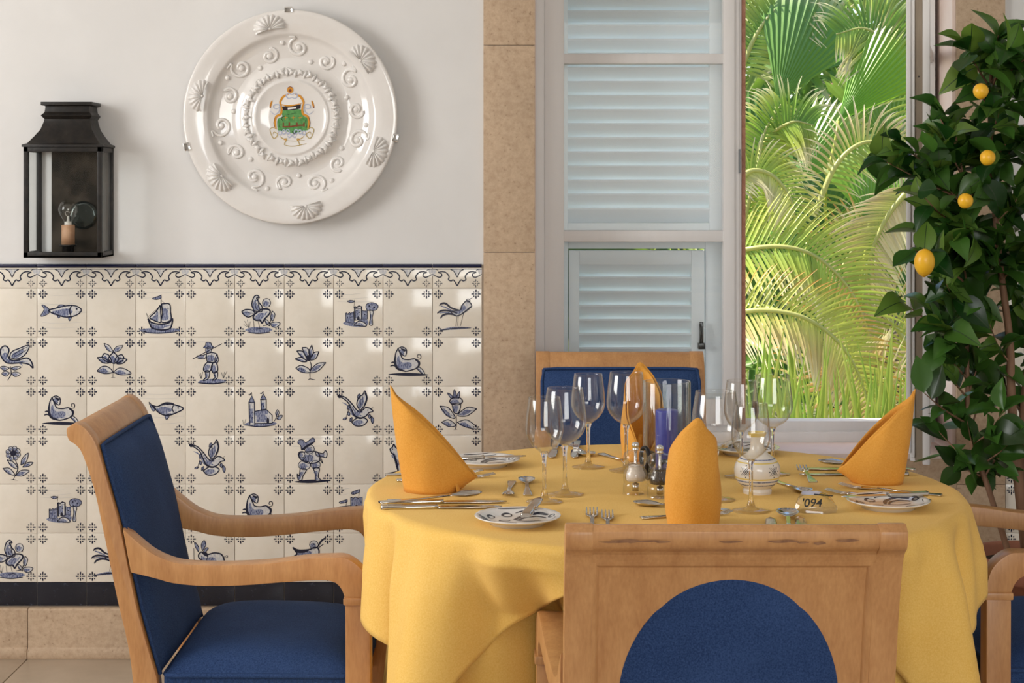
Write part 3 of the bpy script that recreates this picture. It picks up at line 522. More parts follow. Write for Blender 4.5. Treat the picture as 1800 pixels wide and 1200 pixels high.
# frieze
FH = wz(470) - wz(506)
def ff(u, v, lay): return (u / 347 * TW, -.0003 - lay * 1.2e-5, -v / 144 * FH)     # u,v in crop px of one frieze tile
p = Paint(ff)
for sgn in (1, -1):
    g = lambda q: (173 + sgn * (q[0] - 173), q[1])
    p.fill([g(q) for q in ((125, 12), (150, 30), (173, 66), (173, 12))], 2, smooth=False)
    p.fill([g(q) for q in ((0, 12), (30, 12), (22, 40), (0, 60))], 2, smooth=False)
    p.line([g(q) for q in ((126, 12), (150, 26), (173, 68))], 6.0, taper=False)
    p.line([g(q) for q in ((46, 40), (62, 42), (64, 60), (46, 68), (20, 58), (0, 46))], 8.0)
    p.line([g(q) for q in ((38, 36), (66, 28), (96, 36), (116, 62), (112, 84), (130, 94), (148, 88), (173, 128))], 8.5, taper=False)
    p.line([g(q) for q in ((0, 12), (30, 14), (46, 32))], 4)
    s0 = g((42, 110))
    p.dot(*s0, 3.4)
    for a in range(4):
        ca, sa = math.cos(a * PI / 2), math.sin(a * PI / 2)
        p.line([(s0[0] + ca * 11, s0[1] + sa * 11), (s0[0] + ca * 28, s0[1] + sa * 28)], 5, smooth=False, taper=False)
        p.dot(s0[0] + .7 * 24 * math.cos(a * PI / 2 + PI / 4), s0[1] + .7 * 24 * math.sin(a * PI / 2 + PI / 4), 3.6)
p.line([(0, 11), (347, 11)], 4, smooth=False, taper=False)
p.line([(166, 102), (180, 102)], 3.5, smooth=False)
FRZ = p.mb.mesh('painted_scrollwork', [NAVY, MIDB, LITB])
mb = MB(); mb.box((.0007, 0, -FH + .0007), (TW - .0007, .008, -.0005)); FRT = mb.mesh('frieze_tile', TILE, bevel=.001)
mb = MB(); mb.prism([(WY, 0), (WY - .009, 0.0006), (WY - .012, .005), (WY - .010, .0095), (WY, .0108)], lambda u, v, d: (d, u - WY, v), .0007, TW - .0007); CAP = mb.mesh('cap_strip', mat('navy_cap_glaze', (0.008, 0.012, 0.05), 0.2), bevel=.001)
DH = wz(1022) - wz(1064)
mb = MB(); mb.box((.0008, 0, -DH + .001), (TW - .0008, .009, -.001)); DK = mb.mesh('dark_border_tile', BLACKT, bevel=.001)
def column(x, rows=True):
    o = put('frieze_tile', FRT, wall_back, (x, WY - .0055, wz(470))); put('painted_scrollwork', FRZ, o)
    put('cap_strip', CAP, wall_back, (x, WY, wz(470)))
    put('dark_border_tile', DK, wall_back, (x, WY - .0065, wz(1022)))
for c in COLS: column(COLX + c * TW)
mb = MB(); mb.box((-3.0, WY - .0018, wz(1065)), (wx(849.5), WY, wz(466))); mb.box((wx(1765), WY - .0018, wz(1065)), (3.0, WY, wz(466))); mb.build('grout_bed', GROUT, wall_back)
for i in range(6):
    x = wx(1765) + .002 + i * TW; column(x)
    for r in range(6): tile(0, r, ('lily' if (r + i) % 4 == 1 else 'fish' if (r + i) % 4 == 3 else None) if i else None, base_x=x)

# ================================================================== window
FY = 4.93                                          # inner face of the window frame
def fx(px, Y=FY): return (px - HX) / F * Y
def fz(py, Y=FY): return EYE - (py - HY) / F * Y
win = thing('window_1', 'white casement window, left leaf shut, standing in a stone surround', 'window', (0, 0, 0)); win['kind'] = 'structure'
mb = MB()
zf0, zf1 = OZ0 + .014, OZ1
mb.box((OX0 + .001, FY - .005, zf0), (fx(957), FY + .075, zf1)); mb.box((OX1 - .030, FY + .01, zf0), (OX1 - .008, FY + .075, zf1))
mb.box((fx(957), FY, zf1 - .05), (OX1 - .03, FY + .07, zf1))
mb.build('outer_frame', WHITEP, win, bevel=.003)
mb = MB()                                          # bottom rail, stepped
mb.box((fx(957), FY + .005, zf0), (OX1 - .03, FY + .07, fz(758, 4.95))); mb.box((fx(957), FY + .02, fz(760, 4.95)), (OX1 - .03, FY + .085, fz(738, 4.97)))
mb.build('bottom_rail', WHITEP, win, bevel=.003)
leaf_z0, leaf_z1 = fz(738, 4.95) - .012, OZ1 - .05
def casement(parent, x0, x1, y0):
    """one leaf, hinge side at x0, meeting stile at x1"""
    th = .045
    def bx(n, a, b, m=WHITEP, bv=.003): m_ = MB(); m_.box(a, b); return m_.build(n, m, parent, bevel=bv)
    s = 1 if x1 > x0 else -1
    lo, hi = min(x0, x1), max(x0, x1)
    bx('stile', (lo, y0, leaf_z0), (lo + .058, y0 + th, leaf_z1)); bx('stile', (hi - .060, y0, leaf_z0), (hi - .026, y0 + th, leaf_z1))
    bx('meeting_edge', (hi - .026, y0 + .006, leaf_z0), (hi - .012, y0 + th + .004, leaf_z1)); bx('meeting_edge', (hi - .012, y0 + .014, leaf_z0), (hi - .004, y0 + th + .010, leaf_z1))
    bx('weather_strip', (hi - .004, y0 + .016, leaf_z0), (hi + .008, y0 + th, leaf_z1), SEALR, .001)
    bars = [(leaf_z0, leaf_z0 + .075), (fz(425), fz(405)), (fz(112), fz(94)), (fz(-200), fz(-218)), (leaf_z1 - .07, leaf_z1)]
    for a, b in bars: bx('glazing_bar', (lo + .056, y0 + .003, a), (hi - .058, y0 + th - .004, b))
    for (a, b), (c, d) in zip(bars, bars[1:]):
        m_ = MB(); m_.box((lo + .056, y0 + .022, b), (hi - .058, y0 + .025, c)); m_.build('pane', PANE, parent)
lx0, lx1 = fx(957), fx(1312)
ll = thing('window_leaf', 'white glazed casement leaf shut in front of the blue shutters', 'window leaf', (0, 0, 0)); ll['kind'] = 'structure'
casement(ll, lx0, lx1 - .008, FY)
mb = MB(); mb.box((lx1 - .022, FY - .001, fz(304)), (lx1 - .017, FY + .012, fz(262))); mb.build('lock_plate', GUN, ll)
# right leaf, swung inwards, seen on its meeting edge
hx_, hy_ = OX1 - .034, FY + .005
ang = math.atan2(4.40 - hy_, 1.072 - hx_)          # direction hinge -> free edge
rl = thing('window_leaf', 'white casement leaf swung open beside the lemon tree, meeting edge showing', 'window leaf', (hx_, hy_, 0)); rl['kind'] = 'structure'
rl.rotation_euler = (0, 0, ang)
LW = math.hypot(1.072 - hx_, 4.40 - hy_)
z0r, z1r = fz(812, 4.40), leaf_z1
def bx(n, a, b, m=WHITEP, bv=.003, par=rl): m_ = MB(); m_.box(a, b); return m_.build(n, m, par, bevel=bv)
bx('stile', (0, -.025, z0r), (.055, .025, z1r)); bx('stile', (LW - .06, -.025, z0r), (LW - .012, .025, z1r))
bx('meeting_edge', (LW - .012, .008, z0r - .006), (LW + .006, .027, z1r))
bx('meeting_edge', (LW - .012, -.024, z0r + .012), (LW + .002, -.012, z1r)); bx('meeting_edge', (LW - .004, -.034, z0r + .024), (LW + .006, -.022, z1r))
bx('weather_strip', (LW - .014, -.012, z0r + .003), (LW - .002, .008, z1r), WOODGREY, .001)
for z in (.95, 1.35, 1.62):
    m_ = MB(); m_.ball((LW - .0015, -.002, z), .0022, 8, 6); m_.build('screw', GUN, rl)
rb = [(z0r, z0r + .08), (fz(425), fz(405)), (fz(112), fz(94)), (fz(-200), fz(-218)), (leaf_z1 - .07, leaf_z1)]
for a, b in rb: bx('glazing_bar', (.053, -.020, a), (LW - .058, .020, b))
for (a, b), (c, d) in zip(rb, rb[1:]): bx('pane', (.053, -.002, b), (LW - .058, .001, c), PANE, 0)
bx('handle_plate', (LW + .002, .004, fz(440, 4.40)), (LW + .012, .022, fz(398, 4.40)), CHROME, .002)

# shutters
SY = 5.055
def louvers(par, x0, x1, ztop, n, pitch, tilt=51, dep=.054, th=.009, y=SY):
    m_ = MB(); m_.box((0, -dep / 2, -th / 2), (x1 - x0, dep / 2, th / 2)); me = m_.mesh('slat', SHUT, bevel=.0025)
    for i in range(n):
        put('slat', me, par, (x0, y + .018, ztop - pitch * (i + .5)), (-R(tilt), 0, 0))
sh = thing('louvered_shutter', 'pale blue louvered shutter closed behind the upper glass panes', 'shutter', (0, 0, 0))
sx0, sx1 = fx(990, SY), fx(1272, SY)
zt, zb2 = 2.44, fz(412, SY)
pit = 24.8 / F * SY
mb = MB()
mb.box((sx0 - .05, SY, zb2), (fx(998, SY), SY + .036, zt)); mb.box((fx(1247, SY), SY, zb2), (sx1 + .05, SY + .036, zt))
mb.box((fx(998, SY), SY, zb2), (fx(1247, SY), SY + .036, fz(392, SY))); mb.box((fx(998, SY), SY, zt - .06), (fx(1247, SY), SY + .036, zt))
mb.build('frame', SHUT, sh, bevel=.002)
louvers(sh, fx(997, SY), fx(1248, SY), fz(366, SY) + 27 * pit, 28, pit)
fl = thing('shutter_flap', 'small pale blue louvered flap with a black latch in the lower shutter', 'shutter', (0, 0, 0))
f0, f1 = fz(440, SY), .66
mb = MB()
mb.box((fx(1000, SY), SY - .006, f1), (fx(1018, SY), SY + .030, f0)); mb.box((fx(1215, SY), SY - .006, f1), (fx(1238, SY), SY + .030, f0))
mb.box((fx(1018, SY), SY - .006, fz(465, SY)), (fx(1215, SY), SY + .030, f0)); mb.box((fx(1018, SY), SY - .006, f1), (fx(1215, SY), SY + .030, f1 + .05))
mb.build('frame', SHUT, fl, bevel=.002)
louvers(fl, fx(1017, SY), fx(1216, SY), fz(462, SY), 11, pit, y=SY - .003)
mb = MB(); mb.box((fx(1229, SY), SY - .022, fz(606, SY)), (fx(1235, SY), SY - .005, fz(565, SY))); mb.box((fx(1226, SY), SY - .026, fz(612, SY)), (fx(1238, SY), SY - .004, fz(602, SY)))
mb.tube([at(1231, 570, SY - .02), at(1233, 588, SY - .03), at(1231, 604, SY - .02)], .0035, 8); mb.build('latch', GUN, fl, bevel=.0005)
mb = MB()                                          # fixed frame round the flap
mb.box((sx0 - .05, SY + .002, .585), (fx(999, SY), SY + .036, zb2)); mb.box((fx(1240, SY), SY + .002, .585), (sx1 + .05, SY + .036, zb2)); mb.box((fx(999, SY), SY + .002, fz(437, SY)), (fx(1240, SY), SY + .036, zb2)); mb.box((fx(999, SY), SY + .002, .585), (fx(1240, SY), SY + .036, .655))
mb.build('flap_surround', SHUT, sh, bevel=.002)

# ================================================================== lantern
lan = thing('wall_lantern', 'black iron wall lantern with glass sides and a clear bulb on a candle sleeve', 'lantern', (0, 0, 0))
YF = 4.604; LS = F / YF
lx_0, lx_1 = (41 - HX) / LS, (179 - HX) / LS; lz0, lz1 = EYE - (453 - HY) / LS, EYE - (258 - HY) / LS
cxl = (lx_0 + lx_1) / 2; yb = WY
mb = MB()
pw = .013
for a, b in ((lx_0, lx_0 + pw), (lx_1 - pw, lx_1)):
    mb.box((a, YF, lz0), (b, YF + pw, lz1)); mb.box((a, yb - pw, lz0), (b, yb, lz1))
for z, h in ((lz0, .016), (lz1 - .014, .014)):
    mb.box((lx_0, YF, z), (lx_1, YF + pw, z + h)); mb.box((lx_0, YF, z), (lx_0 + pw, yb, z + h)); mb.box((lx_1 - pw, YF, z), (lx_1, yb, z + h))
mb.box((lx_0, YF, lz0), (lx_1, yb, lz0 + .006))
mb.build('cage', IRON, lan, bevel=.0012)
mb = MB(); mb.box((lx_0 + .042, yb - .008, lz0), (lx_1 - .004, yb - .001, lz1)); mb.build('back_plate', mat('smoked_mirror_back', (0.03, 0.025, 0.02), 0.22, (0.10, 0.08, 0.06), 14, metal=0.35), lan)
mb = MB(); mb.lathe([(0, -.003), (.036, -.003), (.040, -.001), (.040, .001), (.030, .003), (0, .003)], 28)
o = mb.build('reflector_disc', mat('tarnished_disc', (0.06, 0.07, 0.065), 0.12, metal=0.7), lan, (cxl + .025, yb - .014, lz0 + .115), (PI / 2, 0, 0))
# roof: square sections
def sqrow(hx, d0, z):                              # half width, front depth from wall, z
    y0 = yb - d0
    return [(cxl - hx, yb, z), (cxl - hx, y0, z), (cxl + hx, y0, z), (cxl + hx, yb, z)]
hw, dd = (lx_1 - lx_0) / 2, yb - YF
zr = lambda py: EYE - (py - HY) / 628
secs = [(hw + .004, dd + .005, lz1), (hw + .004, dd + .005, lz1 + .006), (hw * .93, dd * .95, lz1 + .010), (hw * .78, dd * .84, zr(240)), (hw * .66, dd * .74, zr(228)), (hw * .60, dd * .68, zr(215)), (hw * .585, dd * .66, zr(210)), (hw * .66, dd * .73, zr(204)), (hw * .585, dd * .66, zr(198)), (hw * .57, dd * .645, zr(190)), (hw * .57, dd * .645, zr(187)), (hw * .66, dd * .73, zr(186)), (hw * .66, dd * .73, zr(180))]
mb = MB(); mb.grid([sqrow(*s_) for s_ in secs], 0, cu=True, sm=False); k = len(mb.v); mb.f.append([k - 4, k - 3, k - 2, k - 1]); mb.m.append(0); mb.s.append(False)
mb.build('roof', IRON, lan, bevel=.0012)
for n_, a, b in (('pane', (lx_0 + pw, YF + .005, lz0 + .01), (lx_1 - pw, YF + .007, lz1 - .01)), ('pane', (lx_0 + .004, YF + pw, lz0 + .01), (lx_0 + .006, yb - pw, lz1 - .01)), ('pane', (lx_1 - .006, YF + pw, lz0 + .01), (lx_1 - .004, yb - pw, lz1 - .01))):
    m_ = MB(); m_.box(a, b); m_.build(n_, PANE, lan)
cy = yb - dd * .5; bz = lz0 + .006
mb = MB(); mb.lathe([(0, 0), (.016, 0), (.016, .022), (.024, .024), (.024, .028), (0, .028)], 20, c=(cxl - .003, cy, bz)); mb.build('drip_pan', IRON, lan)
mb = MB(); mb.lathe([(0, .028), (.0185, .028), (.0185, .082), (.015, .0835), (0, .0835)], 20, c=(cxl - .003, cy, bz)); sl = mb.build('candle_sleeve', CARD, lan)
mb = MB(); mb.lathe([(.010, .083), (.011, .092), (.016, .100), (.024, .112), (.0275, .124), (.026, .136), (.019, .146), (.009, .151), (0, .152)], 24, c=(cxl - .003, cy, bz)); bl = mb.build('bulb', BULB, lan)
mb = MB(); mb.lathe([(0, .082), (.0105, .082), (.0105, .092), (.004, .093), (.003, .108), (0, .108)], 14, c=(cxl - .003, cy, bz)); mb.tube([(cxl - .008, cy, bz + .108), (cxl - .012, cy, bz + .118), (cxl - .006, cy, bz + .121), (cxl, cy, bz + .118), (cxl + .006, cy, bz + .121), (cxl + .003, cy, bz + .108)], .0006, 5); mb.build('filament_mount', CHINA, bl)

# ================================================================== wall plate
PR = .30
pc = Vector((wx(514.5), WY - .012, wz(207)))
plate = thing('wall_plate', 'large white relief-moulded ceramic charger with shells and a painted crest', 'plate', pc); plate.rotation_euler = (0, 0, 0)
def lp(r, a, h): return (r * math.cos(a), -h, r * math.sin(a))   # plate local: face towards -Y
prof = [(0.0, -.004), (.085, -.004), (.12, 0.0), (.29, .030), (.300, .036), (.301, .041), (.297, .0435), (.285, .0425), (.262, .040), (.238, .036), (.232, .0325), (.228, .026), (.215, .018), (.19, .011), (.175, .008), (.158, .010), (.144, .016), (.132, .0235), (.122, .0245), (.113, .022), (.109, .0215), (.105, .026), (.101, .0265), (.097, .0235), (.05, .023), (0, .023)]
def ph(r):
    up = [(x, z) for x, z in prof[5:]]
    for (a, za), (b, zb_) in zip(up, up[1:]):
        if b <= r <= a: return zb_ + (za - zb_) * (r - b) / max(a - b, 1e-9)
    return .023
mb = MB(); mb.grid([[lp(r, 2 * PI * j / 96, h) for j in range(96)] for r, h in prof], 0, cu=True); mb.build('dish', CERAM, plate, weld=True)
# shells on the rim
def shell():
    m_ = MB(); rows = []
    for i in range(9):
        t = i / 8; row = []
        for j in range(41):
            a = (j / 40 - .5) * R(200); rib = abs(math.cos(j / 40 * PI * 10))
            rr = .045 * (0.12 + .88 * t) * (1 + (.07 * rib if t > .7 else 0)) * (1 - .15 * abs(a / R(100)) ** 3)
            h = (.005 + .013 * math.sin(PI * (.15 + .80 * t))) * (.55 + .45 * rib) * (1 if t < .97 else .2)
            row.append((rr * math.sin(a) * 1.05, -h, rr * math.cos(a) * .9 - .010))
        rows.append(row)
    m_.grid(rows, 0); m_.ball((0, -.004, -.008), (.006, .006, .005)); return m_.mesh('shell', CERAM)
SHM = shell()
for px, py in ((477, 44), (643, 104), (671, 271), (544, 374), (388, 316), (351, 168)):
    d = Vector((wx(px) - pc.x, 0, wz(py) - pc.z)); a = math.atan2(d.z, d.x); r = .262
    put('shell', SHM, plate, lp(r, a, ph(r) - .001), (0, PI / 2 - a + (0 if True else PI), 0))
# scrolls
def scroll(c0, r0, turns, flip, tail):
    pts = []
    for i in range(22):
        t = i / 21; a = turns * 2 * PI * t; rr = r0 * (.25 + .75 * t)
        pts.append((c0[0] + rr * math.cos(a) * flip, c0[1] + rr * math.sin(a)))
    pts += [(pts[-1][0] + tail[0] * k * flip, pts[-1][1] + tail[1] * k) for k in (.35, .7, 1.0)]
    return cr(pts, 2)
for k in range(14):
    a0 = 2 * PI * k / 14 + .12; rad = .190 + (.008 if k % 2 else -.006); fl_ = 1 if k % 2 else -1
    pts = scroll((0, 0), .030 if k % 2 else .025, 1.2, fl_, (.016, .030 if k % 2 else -.030))
    path = []
    for q in pts:
        r = rad + q.y * .9; a = a0 + q.x / rad
        r = min(max(r, .150), .226); path.append(Vector(lp(r, a, ph(r) + .0008)))
    n_ = len(path); mb = MB(); mb.tube(path, [.0058 * (.45 + .55 * math.sin(PI * min(1, .1 + .9 * i / n_))) for i in range(n_)], 8)
    mb.ball(lp(rad, a0, ph(rad) + .002), (.0095, .0065, .0095), 10, 6); mb.build('scroll', CERAM, plate)
    r = .212 if k % 2 else .165; mb = MB(); mb.ball(lp(r, a0 + .225, ph(r) + .0005), (.0075, .005, .0075), 10, 6); mb.build('bead', CERAM, plate)
mb = MB(); rg = random.Random(9)
for k in range(30):
    a = 2 * PI * k / 30
    for q in range(3):
        aa = a + (q - 1) * .07 + rg.uniform(-.02, .02); r = .119 + (q != 1) * .006 + rg.uniform(-.003, .003)
        c_ = Vector(lp(r, aa, .0245)); d = Vector(lp(1, aa + (q - 1) * .9, 0)); e = c_ + d * .020
        mb.tube([c_ - d * .004, c_ + d * .006 + Vector((0, -.004, 0)), e + Vector((0, .006, 0))], [.0020, .0058, .0014], 6)
tag(mb.build('leaf_wreath', CERAM, plate), kind='stuff')
# painted crest, traced in crop px (420,120 at 6.665x)
def cf(u, v, lay): return ((420 + u / 6.665 - 514.5) / SC, -.0236 - lay * 2.5e-5, -(120 + v / 6.665 - 207) / SC)
CG = mat('crest_green', (0.055, 0.22, 0.055), 0.2, (0.13, 0.35, 0.11), 90); CO = mat('crest_ochre', (0.62, 0.27, 0.03), 0.2); CB = mat('crest_pale_blue', (0.42, 0.46, 0.60), 0.2); CW = mat('crest_brown', (0.20, 0.05, 0.02), 0.2); CK = mat('crest_black', (0.02, 0.015, 0.02), 0.2); CX = mat('crest_gilt_line', (0.45, 0.33, 0.10), 0.2); CWH = mat('crest_white', (0.80, 0.77, 0.74), 0.2)
p = Paint(cf)
p.fill([(530, 500), (760, 490), (770, 560), (830, 590), (850, 640), (840, 720), (760, 740), (670, 770), (580, 745), (490, 740), (470, 690), (475, 600), (530, 570)], 0, n=3)
p.fill([(520, 455), (745, 430), (740, 480), (640, 500), (540, 495)], 4, smooth=False); p.fill([(590, 468), (690, 458), (692, 478), (592, 490)], 6, smooth=False)
p.fill([(510, 420), (545, 345), (600, 315), (680, 315), (730, 350), (755, 410), (640, 440)], 6)
for sg in (1, -1):
    g = lambda x, y: (640 + sg * (x - 640), y)
    p.line([g(600, 310), g(540, 340), g(505, 400), g(510, 435)], 26, 1); p.line([g(510, 430), g(520, 480), g(510, 540), g(455, 575), g(445, 640), g(455, 720)], 26, 1)
    p.line([g(445, 580), g(430, 640), g(440, 700)], 8, 3); p.line([g(640, 350), g(600, 360), g(575, 330), g(600, 300), g(640, 320)], 14, 2)
    p.line([g(500, 460), g(465, 480), g(430, 470), g(430, 440), g(465, 430), g(495, 445), g(490, 510), g(440, 545), g(390, 510)], 11, 2)
    p.line([g(410, 385), g(395, 430), g(385, 470)], 22, 1); p.dot(*g(388, 462), 10, 3); p.line([g(400, 400), g(392, 450)], 7, 3)
    for x, y in ((545, 750), (590, 745), (610, 790), (500, 760)): p.line([g(x - 25, y), g(x, y - 25), g(x + 22, y), g(x, y + 26), g(x - 18, y + 8)], 13, 2)
    p.line([g(470, 720), g(420, 700), g(385, 720), g(400, 780), g(430, 825), g(465, 800), g(470, 770), g(430, 750), g(420, 780)], 9, 5)
    p.line([g(500, 800), g(540, 830), g(580, 830), g(560, 870), g(550, 900)], 12, 5); p.line([g(545, 835), g(575, 845)], 20, 1)
p.line([(510, 430), (580, 445), (660, 440), (750, 420)], 16, 1)
p.line([(550, 900), (620, 915), (700, 910), (810, 885)], 9, 5); p.line([(570, 850), (680, 855), (790, 845)], 6, 5)
p.dot(620, 263, 38, 1); p.dot(620, 268, 18, 3); p.line([(585, 240), (620, 225), (655, 240)], 9, 3)
for x in (565, 655, 735):
    p.line([(x - 26, 588), (x + 26, 580)], 13, 1); p.line([(x, 558), (x, 612)], 13, 1)
p.line([(530, 690), (620, 690), (700, 675), (790, 672)], 17, 3, taper=False)
for x in (540, 610, 700, 780): p.line([(x, 690), (x, 640)], 15, 3, taper=False, smooth=False)
p.line([(500, 640), (490, 700)], 8, 4); p.line([(800, 610), (810, 700)], 8, 4); p.line([(590, 550), (680, 530)], 8, 4); p.line([(540, 630), (520, 590), (560, 560)], 7, 4); p.line([(640, 740), (668, 772), (700, 735)], 9, 4)
p.mb.build('painted_crest', [CG, CO, CB, CW, CK, CX, CWH], plate)
def clip(px, py):
    m_ = MB(); d = Vector((wx(px) - pc.x, 0, wz(py) - pc.z)); a = math.atan2(d.z, d.x)
    m_.box((-.004, -.048, -.011), (.010, -.043, .011)); m_.box((.005, -.045, -.011), (.008, .008, .011)); m_.box((-.006, -.047, -.011), (-.003, -.038, .011))
    m_.build('hanging_clip', CHROME, plate, lp(.299, a, 0), (0, -a, 0), bevel=.0008)
for q in ((512, 22), (337, 258), (692, 242)): clip(*q)

# ================================================================== chairs
def sec(poly, s0, s1, m_=None, splay=0):           # side profile (f,z) extruded across the seat
    m_ = m_ or MB(); m_.prism(poly, lambda u, v, d: (u, d + splay * (u + .175), v), s0, s1, sm=False); return m_
OFF = .54
backE = [(-.828, .874), (-.8275, .862), (-.822, .850), (-.810, .842), (-.797, .823), (-.776, .760), (-.760, .688), (-.745, .615), (-.731, .547), (-.712, .465), (-.702, .39), (-.700, .30), (-.708, .18), (-.728, .06), (-.742, 0)]
frontE = [(-.700, 0), (-.684, .06), (-.662, .18), (-.652, .30), (-.655, .39), (-.667, .435), (-.692, .523), (-.708, .5956), (-.7256, .683), (-.747, .760), (-.768, .833), (-.782, .862), (-.800, .880), (-.815, .883)]
stile_poly = [(p.x + OFF, p.y) for p in cr(backE, 3)] + [(p.x + OFF, p.y) for p in cr(frontE, 3)]
def front_at(z):
    for (a, za), (b, zb_) in zip(frontE, frontE[1:]):
        if za <= z <= zb_: return a + (b - a) * (z - za) / max(zb_ - za, 1e-9) + OFF
    return frontE[-1][0] + OFF
def back_at(z):
    for (a, za), (b, zb_) in zip(backE, backE[1:]):
        if zb_ <= z <= za: return a + (b - a) * (z - za) / min(zb_ - za, -1e-9) + OFF
    return backE[-1][0] + OFF
armT = [(-.7215, .6862), (-.6905, .6595), (-.6617, .6382), (-.6233, .6232), (-.5849, .619), (-.5176, .619), (-.4461, .6232), (-.3736, .6328), (-.3255, .636), (-.2967, .635), (-.2732, .621), (-.2583, .602), (-.2508, .5784), (-.2497, .559)]
armB = [(-.2978, .559), (-.3063, .5784), (-.3212, .590), (-.3501, .5923), (-.4216, .587), (-.4942, .5805), (-.5657, .5784), (-.6233, .5827), (-.6617, .5923), (-.7055, .602)]
CW2 = .2275
def make_chair(label, loc, rz):
    t = thing('armchair', label, 'chair', loc, rz, 'blue upholstered armchairs round the table')
    for s in (-1, 1):
        a, b = sorted((s * CW2, s * (CW2 - .038)))
        sec(stile_poly, a, b).build('back_leg', WOOD, t, bevel=.003)
        a, b = sorted((s * (CW2 - .040), s * (CW2 + .004)))
        arm = [(p.x + OFF, p.y) for p in cr(armT, 3)] + [(p.x + OFF, p.y) for p in cr(armB, 3)]
        sec(arm, a, b, splay=s * .060).build('arm', WOOD, t, bevel=.004)
        a, b = a + s * .060 * .440, b + s * .060 * .440
        a2, b2 = a - .003, b + .003
        m_ = MB(); m_.box((-.301 + OFF, a2, .547), (-.2465 + OFF, b2, .561)); m_.build('collar', WOOD, t, bevel=.003)
        m_ = MB()
        q = [(-.2975, -.2500, .548), (-.2970, -.2495, .36), (-.2960, -.2500, .12), (-.2930, -.2540, .0)]
        rows = [[(x0 + OFF, a + i_, z), (x1 + OFF, a + i_, z), (x1 + OFF, b - i_, z), (x0 + OFF, b - i_, z)] for (x0, x1, z), i_ in zip(q, (0, 0, .002, .005))]
        m_.grid(rows, 0, cu=True, sm=False); m_.f += [[0, 1, 2, 3], [15, 14, 13, 12]]; m_.m += [0, 0]; m_.s += [False, False]
        m_.build('front_leg', WOOD, t, bevel=.004)
    ins = CW2 - .036
    # crest: rolled rail between the stile heads
    cb = [(x, z) for x, z in backE if z > .775]; cf_ = [(x, z) for x, z in frontE if z > .80]
    cb2 = [(-.8265, .874), (-.826, .862), (-.8205, .8515), (-.808, .8435), (-.802, .835), (-.797, .826)]; cf2 = [(-.767, .826), (-.7695, .833), (-.782, .8605), (-.800, .8785), (-.815, .8815)]
    crest = [(p.x + OFF, p.y) for p in cr(cb2, 4)] + [(p.x + OFF, p.y) for p in cr(cf2, 4)]
    cr_o = sec(crest, -ins - .0005, ins + .0005).build('crest_rail', WOOD, t, bevel=.0015)
    # worn scuffs on the roll
    pp = Paint(lambda u, v, lay: (-.8285 + OFF + .00002 - (lay * 1e-5) + .012 * max(0, (v - .862)) ** 1.0, u, v)); rg = random.Random(4)
    for k in range(11):
        u = rg.uniform(-.17, .18); L_ = rg.uniform(.006, .03); v = .8605 + rg.uniform(-.002, .003); h = rg.uniform(.0010, .0024)
        pp.fill([(u - L_, v), (u - L_ * .4, v + h), (u + L_ * .3, v + h * .6), (u + L_, v + h * .2), (u + L_ * .5, v - h), (u - L_ * .3, v - h * .7)], 0)
    pp.mb.build('scuff_marks', WORN, cr_o)
    # back panel seen from behind, with oval upholstery
    rows = []; zs = [.827 - i * .04 for i in range(11)]
    m_ = MB()
    for s0, s1 in ((-ins, ins),):
        rows_b = [[(back_at(z) + .010, s0, z), (back_at(z) + .010, s1, z)] for z in zs]; rows_f = [[(back_at(z) + .020, s0, z), (back_at(z) + .020, s1, z)] for z in zs]
        m_.grid(rows_b); m_.grid(rows_f)
    m_.build('back_panel', WOOD, t)
    m_ = MB(); m_.grid([[(back_at(.82 - .003 * 0) * 0 + back_at(z) + d, s, z) for s in (-ins, ins)] for z, d in ((.840, .003), (.822, .0025), (.820, .006), (.816, .011))], sm=False); m_.build('top_rail', WOOD, t)
    for s in (-1, 1):
        m_ = MB(); rows = [[(back_at(z) + d, s * q, z) for q, d in ((ins, .0015), (ins - .006, .0025), (ins - .010, .008), (ins - .012, .0115))] for z in zs]
        m_.grid(rows); m_.build('panel_moulding', WOOD, t)
    m_ = MB(); zc, rx, rz_ = .620, .152, .180; rows = []
    for i in range(9):
        tt = i / 8; rows.append([((lambda z: back_at(z) + .0095 - .011 * math.sqrt(max(0, 1 - tt ** 3)))(zc + rz_ * tt * math.sin(2 * PI * j / 64)), rx * tt * math.cos(2 * PI * j / 64), zc + rz_ * tt * math.sin(2 * PI * j / 64)) for j in range(64)])
    m_.grid(rows, 0, cu=True); m_.build('oval_back_pad', BLUE, t, weld=True)
    # front back pad
    m_ = MB(); rows = []; nz, ns = 22, 19; z1, z0 = .838, .405; hw_ = CW2 - .016
    for i in range(nz + 1):
        v = i / nz; z = z1 + (z0 - z1) * v; row = []
        for j in range(ns):
            u = j / (ns - 1) * 2 - 1; e = (1 - abs(u) ** 6) * (1 - abs(2 * v - 1) ** 10)
            row.append((front_at(z) + .004 + .026 * max(e, 0) ** .5 * (1 - .25 * u * u), u * hw_, z))
        rows.append(row)
    m_.grid(rows)
    rows2 = [[(front_at(z1 + (z0 - z1) * i / nz) - .002, u * hw_, z1 + (z0 - z1) * i / nz) for u in (-1, 1)] for i in range(nz + 1)]
    m_.grid(rows2); pad = m_.build('back_pad', BLUE, t)
    m_ = MB(); n_ = 14
    path = [(front_at(z0 + (z1 - z0) * i / n_) + .006, -hw_, z0 + (z1 - z0) * i / n_) for i in range(n_)] + [(front_at(z1) + .006, -hw_ + .006, z1 + .001)] + [(front_at(z1) + .006, -hw_ + 2 * hw_ * i / 10, z1 + .003) for i in range(1, 10)] + [(front_at(z1) + .006, hw_ - .006, z1 + .001)] + [(front_at(z1 + (z0 - z1) * i / n_) + .006, hw_, z1 + (z0 - z1) * i / n_) for i in range(1, n_ + 1)]
